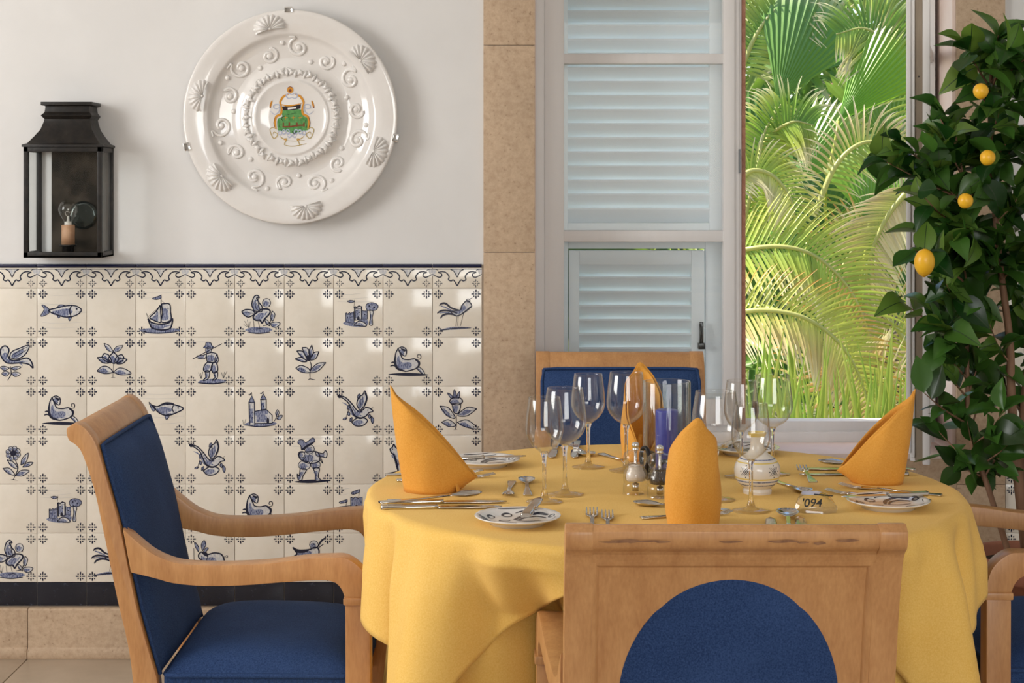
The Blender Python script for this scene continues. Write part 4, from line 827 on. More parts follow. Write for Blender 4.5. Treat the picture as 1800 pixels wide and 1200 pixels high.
    m_.tube(path, .0042, 8); m_.build('piping', BLUE, pad)
    # seat
    m_ = MB(); f0_, f1_, hs = -.104, .262, CW2 - .006; rows = []; NN = 25
    for i in range(NN):
        u = i / (NN - 1) * 2 - 1; row = []
        for j in range(NN):
            v = j / (NN - 1) * 2 - 1; e = max((1 - abs(u) ** 5) * (1 - abs(v) ** 5), 0) ** .55
            tw = 1 + .03 * (u + 1) / 2
            row.append(((f0_ + f1_) / 2 + u * (f1_ - f0_) / 2, v * hs * tw * (1 if abs(u) < .99 else .995), .406 + .046 * e * (1 - .2 * u * u) + .006 * (1 - u) * e))
        rows.append(row)
    m_.grid(rows); seat = m_.build('seat_cushion', BLUE, t)
    ring = [(f0_, -hs), (f1_, -hs * 1.03), (f1_, hs * 1.03), (f0_, hs)]
    m_ = MB(); rp_ = []
    for k in range(4):
        a, b = ring[k], ring[(k + 1) % 4]; e_ = .03
        for i in range(13): q_ = e_ + (1 - 2 * e_) * i / 12; rp_.append((a[0] + (b[0] - a[0]) * q_, a[1] + (b[1] - a[1]) * q_, .405))
        z_ = ring[(k + 2) % 4]; rp_.append((b[0] + ((a[0] - b[0]) + (z_[0] - b[0])) * .009, b[1] + ((a[1] - b[1]) + (z_[1] - b[1])) * .009, .405))
    m_.tube(rp_, .005, 8, closed=True); m_.build('piping', BLUE, seat)
    # pleated skirt of the seat
    m_ = MB(); top, bot = [], []; per = []
    for k in range(4):
        a, b = ring[k], ring[(k + 1) % 4]; L_ = math.hypot(b[0] - a[0], b[1] - a[1]); n_ = int(L_ / .004); nx, ny = (b[1] - a[1]) / L_, -(b[0] - a[0]) / L_
        for i in range(n_): per.append((a[0] + (b[0] - a[0]) * i / n_, a[1] + (b[1] - a[1]) * i / n_, nx, ny, i))
    for x, y, nx, ny, i in per:
        d = .0022 * math.sin(i * 2 * PI / 3.4); top.append((x + nx * d * .2, y + ny * d * .2, .403)); bot.append((x + nx * (d - .001), y + ny * (d - .001), .345))
    m_.grid([top, bot], cu=True); m_.build('pleated_band', BLUE, t)
    m_ = MB(); m_.box((f0_ - .02, -hs + .004, .295), (f1_ - .006, hs - .004, .352)); m_.build('seat_frame', WOOD, t, bevel=.004)
    return t
ch = make_chair('wooden armchair with blue seat standing in front of the tiled wall, seen from its side', (-.555, 3.39, 0), 0)
def place(label, loc, rz):
    c = copy_tree(ch); c['label'] = label; c.location = loc; c.rotation_euler = (0, 0, rz); return c
place('wooden armchair seen from behind, blue oval pad under a scuffed top rail', (.298, 2.503, 0), PI / 2)
place('wooden armchair with blue padded back standing against the window and shutters', (.292, 4.278, 0), -PI / 2)
place('wooden armchair with blue seat beside the potted lemon tree', (1.190, 3.43, 0), PI)

# ================================================================== table and cloths
TC = Vector((.284, 3.165)); TR = .548
tb = thing('dining_table', 'round pedestal dining table hidden under the yellow cloths', 'table', (TC.x, TC.y, 0))
mb = MB(); mb.lathe([(0, .728), (TR - .03, .728), (TR - .014, .733), (TR - .012, .748), (TR - .018, .7535), (0, .754)], 64); mb.build('tabletop', WOOD, tb)
mb = MB(); mb.lathe([(.045, .06), (.05, .1), (.04, .3), (.045, .6), (.11, .70), (.11, .716), (0, .716)], 24); mb.build('pedestal', WOOD, tb)
mb = MB(); mb.lathe([(0, 0), (.24, 0), (.245, .02), (.2, .035), (.08, .06), (0, .075)], 40); mb.build('base', WOOD, tb)
def adiff(a, b): return (a - b + PI) % (2 * PI) - PI
PUSH = [(math.atan2(-.39, -.235), .115, .13), (math.atan2(-.39, .262), .115, .13), (PI + .05, .022, .16)]      # where chair arms press the cloth in: angle, depth, width
def push(th, d):
    s = 0
    for a, dep, wd in PUSH: s = max(s, dep * math.exp(-(adiff(th, a) / wd) ** 2))
    return s * min(1, max(0, (d - .045) / .10))
def cloth(name, ztop, lim, foldf, label, ns=26, twist=None, rad=.014):
    """lim(theta)->cloth length measured from the centre; hang below the edge with folds"""
    NA = 540; rows = [[] for _ in range(8 + ns)]
    for k in range(NA):
        th = 2 * PI * k / NA; L_ = lim(th); ct, st = math.cos(th), math.sin(th); Rr = min(TR, L_ * .98)
        for i in range(8):
            r = Rr * (i / 7) * .985; rows[i].append((TC.x + r * ct, TC.y + r * st, ztop))
        drop = max(L_ - TR, .002)
        for i in range(ns):
            d = drop * ((i + 1) / ns) ** 1.15
            # rounded shoulder
            if d < rad * PI / 2:
                a = d / rad; r = TR - .008 + rad * math.sin(a); z = ztop - rad * (1 - math.cos(a))
            else:
                r = TR - .008 + rad; z = ztop - rad - (d - rad * PI / 2) * .985
            r += foldf(th, d, drop) - push(th, d)
            t2 = th + (twist(th, d) if twist else 0)
            rows[8 + i].append((TC.x + r * math.cos(t2), TC.y + r * math.sin(t2), z))
    m_ = MB(); m_.grid(rows, cu=True)
    o = m_.build(name, YEL, None, weld=False); tag(o, label, 'tablecloth')
    return o
def under_fold(th, d, drop):
    k = min(1, d / .5)
    k = min(1, max(0, d - .10) / .45)
    return -.036 * min(1, d / .08) + k * (.030 * math.sin(9 * th + .6) + .016 * math.sin(17 * th + 2.0) + .008 * math.sin(31 * th))
uc = cloth('underlay_tablecloth', .7548, lambda th: TR + .735, under_fold, 'long yellow underlay tablecloth falling in folds to the floor beneath the top cloth', ns=34)
def rect_lim(th):
    ct, st = math.cos(th), math.sin(th); xs = .725 if ct < 0 else .705; ys = .800 if st > 0 else .590
    return 1 / max(abs(ct) / xs, abs(st) / ys)
CORN = [math.atan2(-.590, -.725), math.atan2(-.590, .725), math.atan2(.8, .725), math.atan2(.8, -.725)]
def over_fold(th, d, drop):
    k = min(1.2, d / .33); s = .004 + .004 * min(1, d / .1)
    for c in CORN:
        q = adiff(th, c); s += k * (.060 * math.exp(-(q / .10) ** 2) - .026 * math.exp(-((abs(q) - .20) / .07) ** 2) + .020 * math.exp(-((abs(q) - .36) / .07) ** 2))
    s += min(1, d / .12) * (.0095 * math.sin(29 * th + 1.2) + .0075 * math.sin(17 * th + .4) + .004 * math.sin(43 * th)) + .036 * math.exp(-(adiff(th, -.06) / .20) ** 2) * min(1, d / .12)
    return s
def over_twist(th, d):                             # folds gather sideways towards the hanging corners
    k = min(1.0, d / .30); s = 0
    for c in CORN:
        q = adiff(th, c); s -= k * q * .45 * math.exp(-(q / .22) ** 2)
        s += k * .05 * math.sin(q * 2 * PI / .36) * math.exp(-(q / .5) ** 2)
    return s
oc = cloth('overlay_tablecloth', TZ - .0012, rect_lim, over_fold, 'square yellow overlay tablecloth on the round table, corners hanging over the edge', twist=over_twist)
md = oc.modifiers.new('thick', 'SOLIDIFY'); md.thickness = .0014; md.offset = -1

# ================================================================== wine glasses
def glass_meshes(bowl_r, rim_r, h, foot_r, stem_h):
    fb = MB(); fb.lathe([(0, 0.0), (foot_r * .97, 0.0), (foot_r, .0008), (foot_r * .98, .0018), (foot_r * .6, .0035), (foot_r * .25, .007), (.0065, .013), (.0042, .022), (.0036, .035), (.0036, stem_h - .02), (.0042, stem_h - .008), (.0068, stem_h), (.0060, stem_h + .0035), (0, stem_h + .0045)], 32)
    bh = h - stem_h; pr = [(.0, .0005), (.0062, .001), (.012, .006), (bowl_r * .62, bh * .13), (bowl_r * .86, bh * .24), (bowl_r * .98, bh * .36), (bowl_r, bh * .46), (bowl_r * .97, bh * .60), (rim_r + (bowl_r - rim_r) * .45, bh * .80), (rim_r, bh)]
    pp = [(p.x, p.y) for p in cr(pr, 4)]
    bb = MB(); bb.lathe([(r, stem_h + z) for r, z in pp] + [(max(r - .0011, 0), stem_h + z + (.0012 if i < len(pp) * .3 else 0)) for i, (r, z) in list(enumerate(pp))[::-1]], 40)
    return fb.mesh('stem_and_foot', GLASSS, weld=True), bb.mesh('bowl', GLASS, weld=True)
GA = glass_meshes(.0345, .0285, .190, .0335, .088)
GB = glass_meshes(.0400, .0330, .198, .0350, .090)
def glass(g, px, py, label, rimpx=None):
    pnt = tp(px, py); t = thing('wine_glass', label, 'wine glass', pnt, 0, 'empty wine glasses on the table')
    put('stem_and_foot', g[0], t); put('bowl', g[1], t); return t
glass(GA, 957, 882, 'small empty wine glass beside the bread plate, nearest the dessert spoon')
glass(GB, 993, 869, 'large empty wine glass just behind the small one by the bread plate')
glass(GA, 1034, 821, 'small empty wine glass standing apart in front of the blue chair back')
glass(GB, 1101, 827, 'large empty wine glass behind the salt mill, a napkin showing through it')
GC = glass_meshes(.0445, .0365, .198, .0365, .088)
glass(GC, 1258, 878, 'large empty wine glass half hidden behind the napkin beside the striped vase')
glass(GA, 1320, 898, 'small empty wine glass standing in front of the striped vase')
glass(GA, 1303, 838, 'small empty wine glass behind the striped vase, beside the window stile')
glass(GB, 1358, 833, 'large empty wine glass behind the striped vase, garden leaves showing through it')

# ================================================================== napkins
def napkin_mesh(inner=False):
    m_ = MB(); NP = 56; NR = 16; rows = []
    for i in range(NR + 1):
        v = i / NR; row = []
        for k in range(NP + 1):
            ph_ = -PI * .985 + 2 * PI * .985 * k / NP; c, s = math.cos(ph_), math.sin(ph_); t = (1 - c) / 2
            apex = math.exp(-(ph_ / .30) ** 2)
            B = Vector((-.048 + .098 * t, .041 * s * (1 + .04 * math.sin(3 * ph_)), 0))
            T = Vector((-.070 - .004 * apex + .150 * t, .044 * s * (1 - .25 * t), .178 + .017 * apex - .150 * t ** 1.15))
            if inner: T = Vector((T.x + .003, T.y * .86, T.z + .006 * math.sin(PI * t) - .004)); B = Vector((B.x * .9, B.y * .86, .001))
            q = B.lerp(T, v); bulge = .010 * math.sin(PI * v) * (1 - t); q.x -= bulge * .3; q.y += .006 * math.sin(PI * v) * s; q.y += .0015 * math.sin(7 * ph_ + 5 * v) * v
            if k > NP * .93: q.y -= .004 * (1 - v); q.x += .004
            row.append(q)
        rows.append(row)
    m_.grid(rows)
    return m_.mesh('napkin_fold', ORA)
NM, NMI = napkin_mesh(), napkin_mesh(True)
def fold_roll():
    m_ = MB(); rows = []
    for i in range(15):
        v = i / 14; row = []
        for k in range(22):
            a = -1.2 + k / 21 * 4.6; r = (.013 - .0016 * k / 3) * (1 - .9 * v) + .001
            row.append((.043 - .010 * v + r * math.cos(a), -.020 + .012 * v + r * 1.4 * math.sin(a), .001 + v * .055))
        rows.append(row)
    m_.grid(rows); return m_.mesh('rolled_fold', ORA)
FR = fold_roll()
def napkin(pnt, rz, label, sc=1.0):
    t = thing('folded_napkin', label, 'napkin', pnt, rz, 'orange napkins folded into standing points'); t.scale = (sc, sc, sc)
    for n_, me in (('outer_fold', NM), ('inner_fold', NMI), ('rolled_fold', FR)): put(n_, me, t, solid=.0016, off=0)
    return t
napkin(tp(757, 862), R(4), 'orange folded napkin standing beside two knives and a spoon, before the tiles', 1.02)
napkin(tp(1545, 848), PI - R(6), 'orange folded napkin standing beside the lemon tree and the painted plate', .93)
napkin(tp(1217, 928), PI / 2, 'orange folded napkin standing over the chair rail, hiding the pepper mill edge', 1.0)
napkin(tp(1131, 806), -PI / 2, 'orange folded napkin with open folds, before the blue chair back', 1.0)

# ================================================================== side plates
def plate_parts():
    R0 = .0735
    prf = [(0, .004), (.040, .004), (.043, 0), (.047, 0), (.049, .005), (.062, .009), (R0 - .001, .0135), (R0, .0148), (R0 - .0012, .0156), (.064, .0128), (.053, .0088), (.048, .0072), (.03, .0066), (0, .0065)]
    m_ = MB(); m_.lathe(prf, 56); dish = m_.mesh('dish', CHINA, weld=True)
    up = prf[8:]
    def hz(r):
        for (a, za), (b, zb_) in zip(up, up[1:]):
            if b <= r <= a: return zb_ + (za - zb_) * (r - b) / max(a - b, 1e-9)
        return .0066
    pt = Paint(lambda u, v, lay: (u, v, hz(math.hypot(u, v)) + .0003 + lay * 1e-5))
    def ln(pts, w=.0022): pt.line(pts, w * 1.75, 0, n=10)
    ln([(-.006, 0), (.010, .030), (.034, .042), (.052, .024)], .0050); ln([(.000, -.004), (.014, .018), (.034, .026), (.048, .012)], .0034); ln([(-.006, 0), (.012, -.012), (.04, -.008)], .0022)
    ring = lambda x, y, a, b, w: ln([(x + a * math.cos(q * PI / 4), y + b * math.sin(q * PI / 4)) for q in range(9)], w)
    ring(-.018, .036, .008, .011, .0026); ring(-.012, -.032, .011, .006, .0020); ring(-.012, -.032, .006, .003, .0014); ring(.058, .012, .005, .006, .0018); ring(-.022, -.008, .009, .005, .0014); ring(-.045, .018, .006, .008, .0022); ring(.030, -.034, .010, .006, .0020)
    for k in range(4): ln([(-.069 + k * .003, .012 - k * .009), (-.056, .000 - k * .007), (-.046, -.016 - k * .004), (-.034, -.024 - k * .006)], .0020)
    ln([(.006, -.052), (.030, -.050), (.050, -.040)], .0018); ln([(-.034, .058), (-.010, .064), (.020, .066)], .0016); ln([(.058, -.020), (.064, -.004)], .0018); ln([(-.004, .050), (.010, .056), (.034, .054)], .0016)
    return dish, pt.mb.mesh('brushwork', NAVY)
PD, PB = plate_parts()
def side_plate(px, py, rz, label):
    t = thing('side_plate', label, 'plate', tp(px, py), rz, 'small plates painted with blue swirls'); put('dish', PD, t); put('brushwork', PB, t); return t
side_plate(910, 920, 0, 'small painted plate with a butter knife, beside the two wine glasses')
side_plate(851, 818, R(10), 'small painted plate half hidden by a napkin, before the tiled wall')
side_plate(1310, 797, R(-8), 'small painted plate behind the striped vase, close to the window')
side_plate(1561, 892, R(12), 'small painted plate with a knife laid across, beside the crystal number block')

# ================================================================== cutlery
def loft(m_, st, nx=7, th=.0016):
    """stations (x, half width, z, dish): a curved strip along x, with thickness"""
    top, bot = [], []
    for x, w_, z, d in st:
        a = [(x, w_ * (2 * j / (nx - 1) - 1), z + d * (2 * j / (nx - 1) - 1) ** 2) for j in range(nx)]
        top.append([(p[0], p[1], p[2] + th) for p in a]); bot.append(a)
    rows = [t_ + b_[::-1] for t_, b_ in zip(top, bot)]
    k = len(m_.v); m_.grid(rows, 0, cu=True); n_ = nx * 2
    m_.f.append([k + j for j in range(n_)][::-1]); m_.m.append(0); m_.s.append(False)
    e = k + (len(rows) - 1) * n_; m_.f.append([e + j for j in range(n_)]); m_.m.append(0); m_.s.append(False)
def handle(L0, L1, wend=.0085, wn=.0032, zn=.004):
    m_ = MB(); loft(m_, [(L0, wend * .72, .0008, 0), (L0 + .004, wend, .0004, .0004), (L0 + .03, wend * .82, .0004, .0004), (L0 + (L1 - L0) * .6, wn * 1.15, .0016, 0), (L1, wn, zn, 0)], th=.0026); return m_
def fork_m(L=.185):
    a = -L / 2; h = handle(a, a + L * .62).mesh('handle', STEEL); m_ = MB(); x0 = a + L * .62
    loft(m_, [(x0, .0032, .004, 0), (x0 + .012, .006, .0028, .0006), (x0 + .026, .0105, .0014, .0014), (x0 + .034, .0112, .0012, .0016)], nx=9, th=.0014)
    for k in range(4):
        y = -.0092 + k * .00613
        rows = [(x0 + .033, .00155, .0018), (x0 + .05, .00135, .0030), (a + L - .002, .0010, .0070), (a + L, .0004, .0074)]
        mm = MB(); loft(mm, [(x, w_, z, 0) for x, w_, z in rows], nx=3, th=.0014); m_.add([(p[0], p[1] + y, p[2]) for p in mm.v], mm.f)
    return (('handle', h), ('tines', m_.mesh('tines', STEEL)))
def spoon_m(L=.185, bw=.0175):
    a = -L / 2; h = handle(a, a + L * .68).mesh('handle', STEEL); m_ = MB(); x0 = a + L * .68; bl = L * .32
    loft(m_, [(x0 + bl * t_, bw * w_, .0042 * (1 - min(t_ * 3, 1)) + zz, dd_) for t_, w_, zz, dd_ in ((0, .18, 0, 0), (.1, .36, .0006, .0015), (.25, .72, .0002, .0045), (.45, .97, 0, .0070), (.62, 1.0, 0, .0078), (.8, .84, .0008, .0062), (.93, .52, .0034, .0038), (1, .12, .0066, .0006))], nx=11, th=.0012)
    return (('handle', h), ('bowl', m_.mesh('bowl', STEEL)))
def knife_m(L=.215):
    a = -L / 2; m_ = MB(); loft(m_, [(a, .006, .0008, 0), (a + .004, .0088, 0, 0), (a + .05, .0078, 0, 0), (a + L * .44, .0062, .0004, 0), (a + L * .47, .0052, .001, 0)], th=.0068); h = m_.mesh('handle', STEEL)
    m_ = MB(); loft(m_, [(a + L * .465, .0048, .0020, 0), (a + L * .50, .0085, .0024, 0), (a + L * .75, .0098, .0026, 0), (a + L * .92, .0082, .0026, 0), (a + L, .0012, .0026, 0)], th=.0015)
    return (('handle', h), ('blade', m_.mesh('blade', STEEL)))
FK, SPN, KN, BK, DF, DS = fork_m(.195), spoon_m(.195, .0200), knife_m(.215), knife_m(.165), fork_m(.165), spoon_m(.170, .0165)
def cutlery(kind, parts, p0, p1, label, z=0.0, L=None, tilt=0, roll=0):
    """p0 handle-end pixel, p1 tip pixel, both on the cloth"""
    a, b = tp(*p0), tp(*p1); m_ = (a + b) / 2; ang_ = math.atan2(b.y - a.y, b.x - a.x)
    t = thing(kind, label, kind.replace('_', ' '), (m_.x, m_.y, TZ + z), ang_, 'steel cutlery laid on the table'); t.rotation_euler = (roll, tilt, ang_)
    for n_, me in parts: put(n_, me, t)
    return t
# the place before the tiled wall
cutlery('table_knife', KN, (684, 885), (888, 884), 'steel table knife lying under a spoon, on the napkin side of its pair')
cutlery('table_knife', KN, (686, 894), (866, 893), 'steel table knife lying under a spoon, on the bread plate side of its pair')
cutlery('table_spoon', SPN, (672, 893), (842, 880), 'steel table spoon lying on two knives', z=.009)
cutlery('table_fork', FK, (686, 846), (880, 838), 'steel fork passing behind the napkin beside the half hidden plate, on the napkin side', z=0)
cutlery('table_fork', FK, (668, 836), (858, 832), 'steel fork passing behind the napkin beside the half hidden plate, touching the plate', z=0)
cutlery('dessert_fork', DF, (900, 848), (892, 875), 'steel dessert fork next to a dessert spoon, by the two wine glasses')
cutlery('dessert_spoon', DS, (928, 874), (925, 842), 'steel dessert spoon next to a dessert fork, by the two wine glasses')
cutlery('butter_knife', BK, (924, 926), (948, 894), 'steel butter knife resting on the painted plate by the two wine glasses', z=.016, tilt=0)
cutlery('butter_knife', BK, (798, 822), (912, 818), 'steel butter knife resting on the half hidden plate by the tiles', z=.016)
# the place with the chair turned away
cutlery('table_fork', FK, (1042, 946), (1040, 893), 'steel fork beside the chair rail, on the bread plate side of its pair')
cutlery('table_fork', FK, (1070, 952), (1067, 898), 'steel fork beside the chair rail, on the napkin side of its pair')
cutlery('dessert_spoon', DS, (1280, 898), (1112, 888), 'steel dessert spoon passing behind the napkin by the chair rail, beside the mills')
cutlery('dessert_fork', DF, (1122, 912), (1290, 904), 'steel dessert fork passing behind the napkin by the chair rail')
cutlery('table_knife', KN, (1360, 962), (1354, 910), 'steel table knife beside the chair rail, on the napkin side of the spoon')
cutlery('table_spoon', SPN, (1388, 950), (1384, 898), 'steel table spoon beside the chair rail, close to the crystal number block', z=.003)
cutlery('table_knife', KN, (1418, 962), (1404, 908), 'steel table knife beside the chair rail, pointing at the crystal number block')
# the place against the window
cutlery('table_knife', KN, (978, 783), (970, 803), 'steel table knife beside the half hidden plate, before the stone window surround')
cutlery('table_spoon', SPN, (1004, 783), (1030, 801), 'steel table spoon behind the wine glasses, before the blue chair back')
cutlery('table_knife', KN, (1014, 782), (1010, 804), 'steel table knife next to a spoon, before the blue chair back')
cutlery('dessert_fork', DF, (1060, 800), (1112, 818), 'steel dessert fork in front of the open-folded napkin by the salt mill')
cutlery('butter_knife', BK, (1276, 800), (1300, 783), 'steel butter knife resting on the painted plate close to the window', z=.016)
# the place beside the lemon tree
cutlery('table_knife', KN, (1600, 836), (1402, 836), 'steel table knife passing behind the napkin by the lemon tree, under the spoon')
cutlery('table_knife', KN, (1588, 828), (1410, 826), 'steel table knife passing behind the napkin by the lemon tree, on the window side')
cutlery('table_spoon', SPN, (1600, 834), (1447, 823), 'steel table spoon lying on two knives behind the napkin by the lemon tree', z=.009)
cutlery('table_fork', FK, (1656, 872), (1475, 856), 'steel fork passing between the napkin and the plate with the knife, on the napkin side')
cutlery('table_fork', FK, (1640, 882), (1448, 866), 'steel fork passing under the knife of the plate beside the crystal block', z=.0)
cutlery('butter_knife', BK, (1630, 886), (1480, 892), 'steel butter knife laid across the plate beside the crystal number block', z=.016)
cutlery('dessert_fork', DF, (1436, 866), (1403, 826), 'steel dessert fork beside the striped vase, lying over a spoon', z=.010)
cutlery('dessert_spoon', DS, (1360, 846), (1412, 866), 'steel dessert spoon beside the striped vase, under a fork')

# ================================================================== vase
vs = thing('striped_vase', 'round cream vase with yellow and blue bands and hatched marks', 'vase', tp(1331, 866))
vp = [(0, .002), (.024, 0), (.0265, .001), (.027, .006), (.0255, .010), (.030, .014), (.0375, .022), (.0415, .032), (.0428, .042), (.0415, .052), (.0365, .061), (.029, .068), (.0205, .074), (.0150, .080), (.0128, .088), (.0128, .097), (.0142, .104), (.0165, .110), (.0172, .113), (.0158, .1135), (.0135, .109), (.011, .10), (.0, .09)]
vpp = [(p.x, p.y) for p in cr(vp, 4)]; mis = []
for (r0, za), (r1, zb_) in zip(vpp, vpp[1:]):
    z = (za + zb_) / 2; m_i = 0
    if r0 > .012 and (.0235 < z < .0265 or .0185 < z < .0205 or .0640 < z < .0665): m_i = 1
    if .0285 < z < .0315 or .0585 < z < .061 or .106 < z < .1135: m_i = 2
    mis.append(m_i)
mb = MB(); mb.lathe(vpp, 48, mis=mis); mb.build('body', [VASEW, MIDB, YELG], vs, weld=True)
def vr(z):
    for (r0, a), (r1, b) in zip(vpp, vpp[1:]):
        if a <= z <= b: return r0 + (r1 - r0) * (z - a) / max(b - a, 1e-9)
    return .04
for th0 in (R(-128), R(-52), R(60), R(150)):
    pt = Paint(lambda u, v, lay, th0=th0: ((vr(v) + .0003 + lay * 1e-5) * math.cos(th0 + u), (vr(v) + .0003 + lay * 1e-5) * math.sin(th0 + u), v))
    for k in (-1, 0, 1):
        for sg in (1, -1): pt.line([(-.16 + k * .09, .045 + sg * .008 + 0 * k), (0.0 + k * .09, .045), (.16 + k * .09, .045 - sg * .008)], .0010 if False else .0014, 0, n=3)
    for u, v in ((0, .056), (0, .0345), (-.25, .045), (.25, .045)): pt.dot(u, v, .03, 0, .0012)
    pt.mb.build('hatched_mark', NAVY, vs)

# ================================================================== candle, holder, mills, number block
cpos = tp(1172, 838)
cd = thing('pillar_candle', 'cobalt blue pillar candle inside a clear glass cylinder', 'candle', cpos)
mb = MB(); mb.lathe([(0, .006), (.0215, .006), (.0218, .01), (.0224, .128), (.0215, .1315), (.019, .1325), (.006, .1315), (0, .1310)], 36); mb.build('wax', CANDLE, cd, weld=True)
mb = MB(); mb.tube([(0, 0, .130), (.0005, 0, .1355), (.0015, .0005, .139)], .0008, 6); mb.build('wick', PBLK, cd)
hg = thing('hurricane_glass', 'clear glass cylinder sheltering the blue candle', 'candle glass', cpos)
mb = MB(); mb.lathe([(0, .001), (.044, .001), (.0465, .003), (.0468, .02), (.0468, .187), (.0462, .1885), (.0446, .1885), (.0440, .187), (.0440, .02), (.043, .005), (0, .005)], 48); mb.build('cylinder', HURR, hg, weld=True)
ih = thing('iron_holder', 'black curled iron holder round the foot of the candle glass', 'candle holder', cpos)
mb = MB(); mb.tube([(.052 * math.cos(2 * PI * i / 32), .052 * math.sin(2 * PI * i / 32), .006) for i in range(32)], .0045, 8, closed=True); mb.build('ring', IRON, ih)
for k, a0 in enumerate((R(214), R(262), R(304), R(30), R(120))):
    rr = .056; c_ = Vector((rr * math.cos(a0), rr * math.sin(a0), 0)); tg = Vector((-math.sin(a0), math.cos(a0), 0)); hgt = .062 if k == 0 else .040
    pts = [c_ + tg * .004 + Vector((0, 0, .003)), c_ + tg * .006 + Vector((0, 0, hgt * .35)), c_ + tg * .013 + Vector((0, 0, hgt * .70)), c_ + tg * .009 + Vector((0, 0, hgt * .96)), c_ + Vector((0, 0, hgt)), c_ - tg * .008 + Vector((0, 0, hgt * .90)), c_ - tg * .010 + Vector((0, 0, hgt * .62)), c_ - tg * .002 + Vector((0, 0, hgt * .32)), c_ + tg * .012 + Vector((0, 0, .004))]
    m_ = MB(); m_.tube(cr(pts, 5), .0042, 8); m_.build('scroll', IRON, ih)
def mill(px, py, label, fill, lev, sc):
    t = thing('pepper_mill' if fill is PEPPER else 'salt_mill', label, 'mill', tp(px, py)); t.scale = (sc,) * 3
    m_ = MB(); pr = [(.0, .001), (.0225, .0), (.0232, .002), (.0230, .016), (.0222, .020), (.0218, .022), (.0225, .026), (.0228, .034), (.0215, .042), (.018, .047), (.0165, .051), (.0180, .053), (.0150, .054), (.0138, .050), (.0165, .043), (.0185, .036), (.0185, .026), (0, .024)]
    m_.lathe([(p.x, p.y) for p in cr(pr, 2)], 36); m_.build('body', ACRYL, t, weld=True)
    m_ = MB(); pr = [(0, .054), (.0165, .054), (.0200, .058), (.0228, .065), (.0222, .072), (.0185, .078), (.012, .081), (.006, .082), (0, .082)]; m_.lathe([(p.x, p.y) for p in cr(pr, 3)], 36); m_.build('head', ACRYL, t, weld=True)
    m_ = MB(); m_.lathe([(0, .025), (.0172, .0255), (.0178, .034), (.0155, .042), (.0130, .047), (.0130, lev), (0, lev + .001)], 28); m_.build('salt' if fill is SALT else 'peppercorns', fill, t, weld=True)
    m_ = MB(); m_.lathe([(0, .020), (.0026, .020), (.0026, .086), (0, .086)], 12); m_.build('spindle', CHROME, t)
    m_ = MB(); m_.lathe([(0, .0815), (.0062, .0815), (.0062, .084), (.0048, .0855), (.0066, .088), (.0072, .0915), (.0058, .0950), (.003, .0965), (0, .0968)], 20); m_.build('knob', CHROME, t, weld=True)
    m_ = MB(); m_.lathe([(0, .006), (.006, .006), (.006, .020), (0, .020)], 16); m_.build('grinder', STEEL, t)
mill(1117, 868, 'clear acrylic salt mill filled with white salt, before the candle', SALT, .0535, 1.0)
mill(1160, 874, 'clear acrylic pepper mill filled with black peppercorns, before the candle', PEPPER, .0528, 1.0)
nb = thing('number_block', 'faceted crystal table number block reading 094', 'table number', tp(1433, 899), R(-6))
mb = MB()
bot = [(-.034, -.014), (-.020, -.022), (.012, -.023), (.036, -.010), (.034, .012), (.006, .020), (-.030, .014)]
mid = [(-.036, -.010, .012), (-.022, -.018, .014), (.012, -.019, .012), (.038, -.006, .010), (.034, .013, .016), (.006, .021, .020), (-.031, .015, .018)]
top = [(-.026, -.004, .030), (-.014, -.008, .031), (.008, -.008, .030), (.024, .000, .026), (.022, .012, .030), (.004, .017, .034), (-.022, .012, .034)]
mb.add([(x, y, 0) for x, y in bot] + mid + top, [list(range(7))[::-1]] + [[i, (i + 1) % 7, 7 + (i + 1) % 7, 7 + i] for i in range(7)] + [[7 + i, 7 + (i + 1) % 7, 14 + (i + 1) % 7, 14 + i] for i in range(7)] + [list(range(14, 21))], 0, False)
mb.build('crystal', CRYST, nb, bevel=.0007)
tx = bpy.data.curves.new('number', 'FONT'); tx.body = "'094"; tx.size = .021; tx.shear = .25; tx.align_x = 'CENTER'; tx.extrude = .0001; tx.offset = .0003
txo = bpy.data.objects.new('number_text', tx); C.objects.link(txo)
bpy.context.view_layer.update()
me = bpy.data.meshes.new_from_object(txo); bpy.data.objects.remove(txo); me.materials.clear(); me.materials.append(PBLK)
o = put('number', me, nb, (-.008, -.0182, .0120), (R(58), 0, R(4)))
mb = MB(); rg = random.Random(8)
for k in range(9):
    a = rg.uniform(0, 6.28); c0 = (.000 + k * .0035, -.006 + .0008 * k, .0315 - .0004 * k)
    mb.ball(c0, (.0032, .0022, .0012), 8, 5)
mb.build('floral_print', PBLK, nb)

# ================================================================== potted lemon tree
LY = 4.10
pot_c = Vector(((1815 - HX) / F * LY, LY, 0))
pot = thing('plant_pot', 'terracotta pot with dark soil behind the armchair by the window', 'pot', pot_c)
mb = MB(); mb.lathe([(0, 0), (.105, 0), (.110, .01), (.142, .375), (.152, .378), (.154, .385), (.154, .425), (.150, .432), (.140, .432), (.136, .425), (.134, .39), (0, .39)], 48); mb.build('body', TERRA, pot, weld=True)
mb = MB(); mb.lathe([(.136, .402), (.09, .408), (.04, .412), (0, .414)], 32); mb.build('soil', SOIL, pot)
def lemon_mesh():
    m_ = MB(); pr = [(0, -.037), (.003, -.0365), (.006, -.034), (.013, -.029), (.0205, -.018), (.0245, -.002), (.0225, .014), (.016, .026), (.008, .0315), (.003, .0335), (0, .034)]
    m_.lathe([(p.x, p.y) for p in cr(pr, 2)], 24); return m_.mesh('lemon', LEMON, weld=True)
LEM = lemon_mesh()
tag(put('lemon', LEM, None, (pot_c.x - .035, pot_c.y - .085, .436), (R(85), 0, R(30))), 'fallen lemon lying on the soil in the terracotta pot', 'lemon')
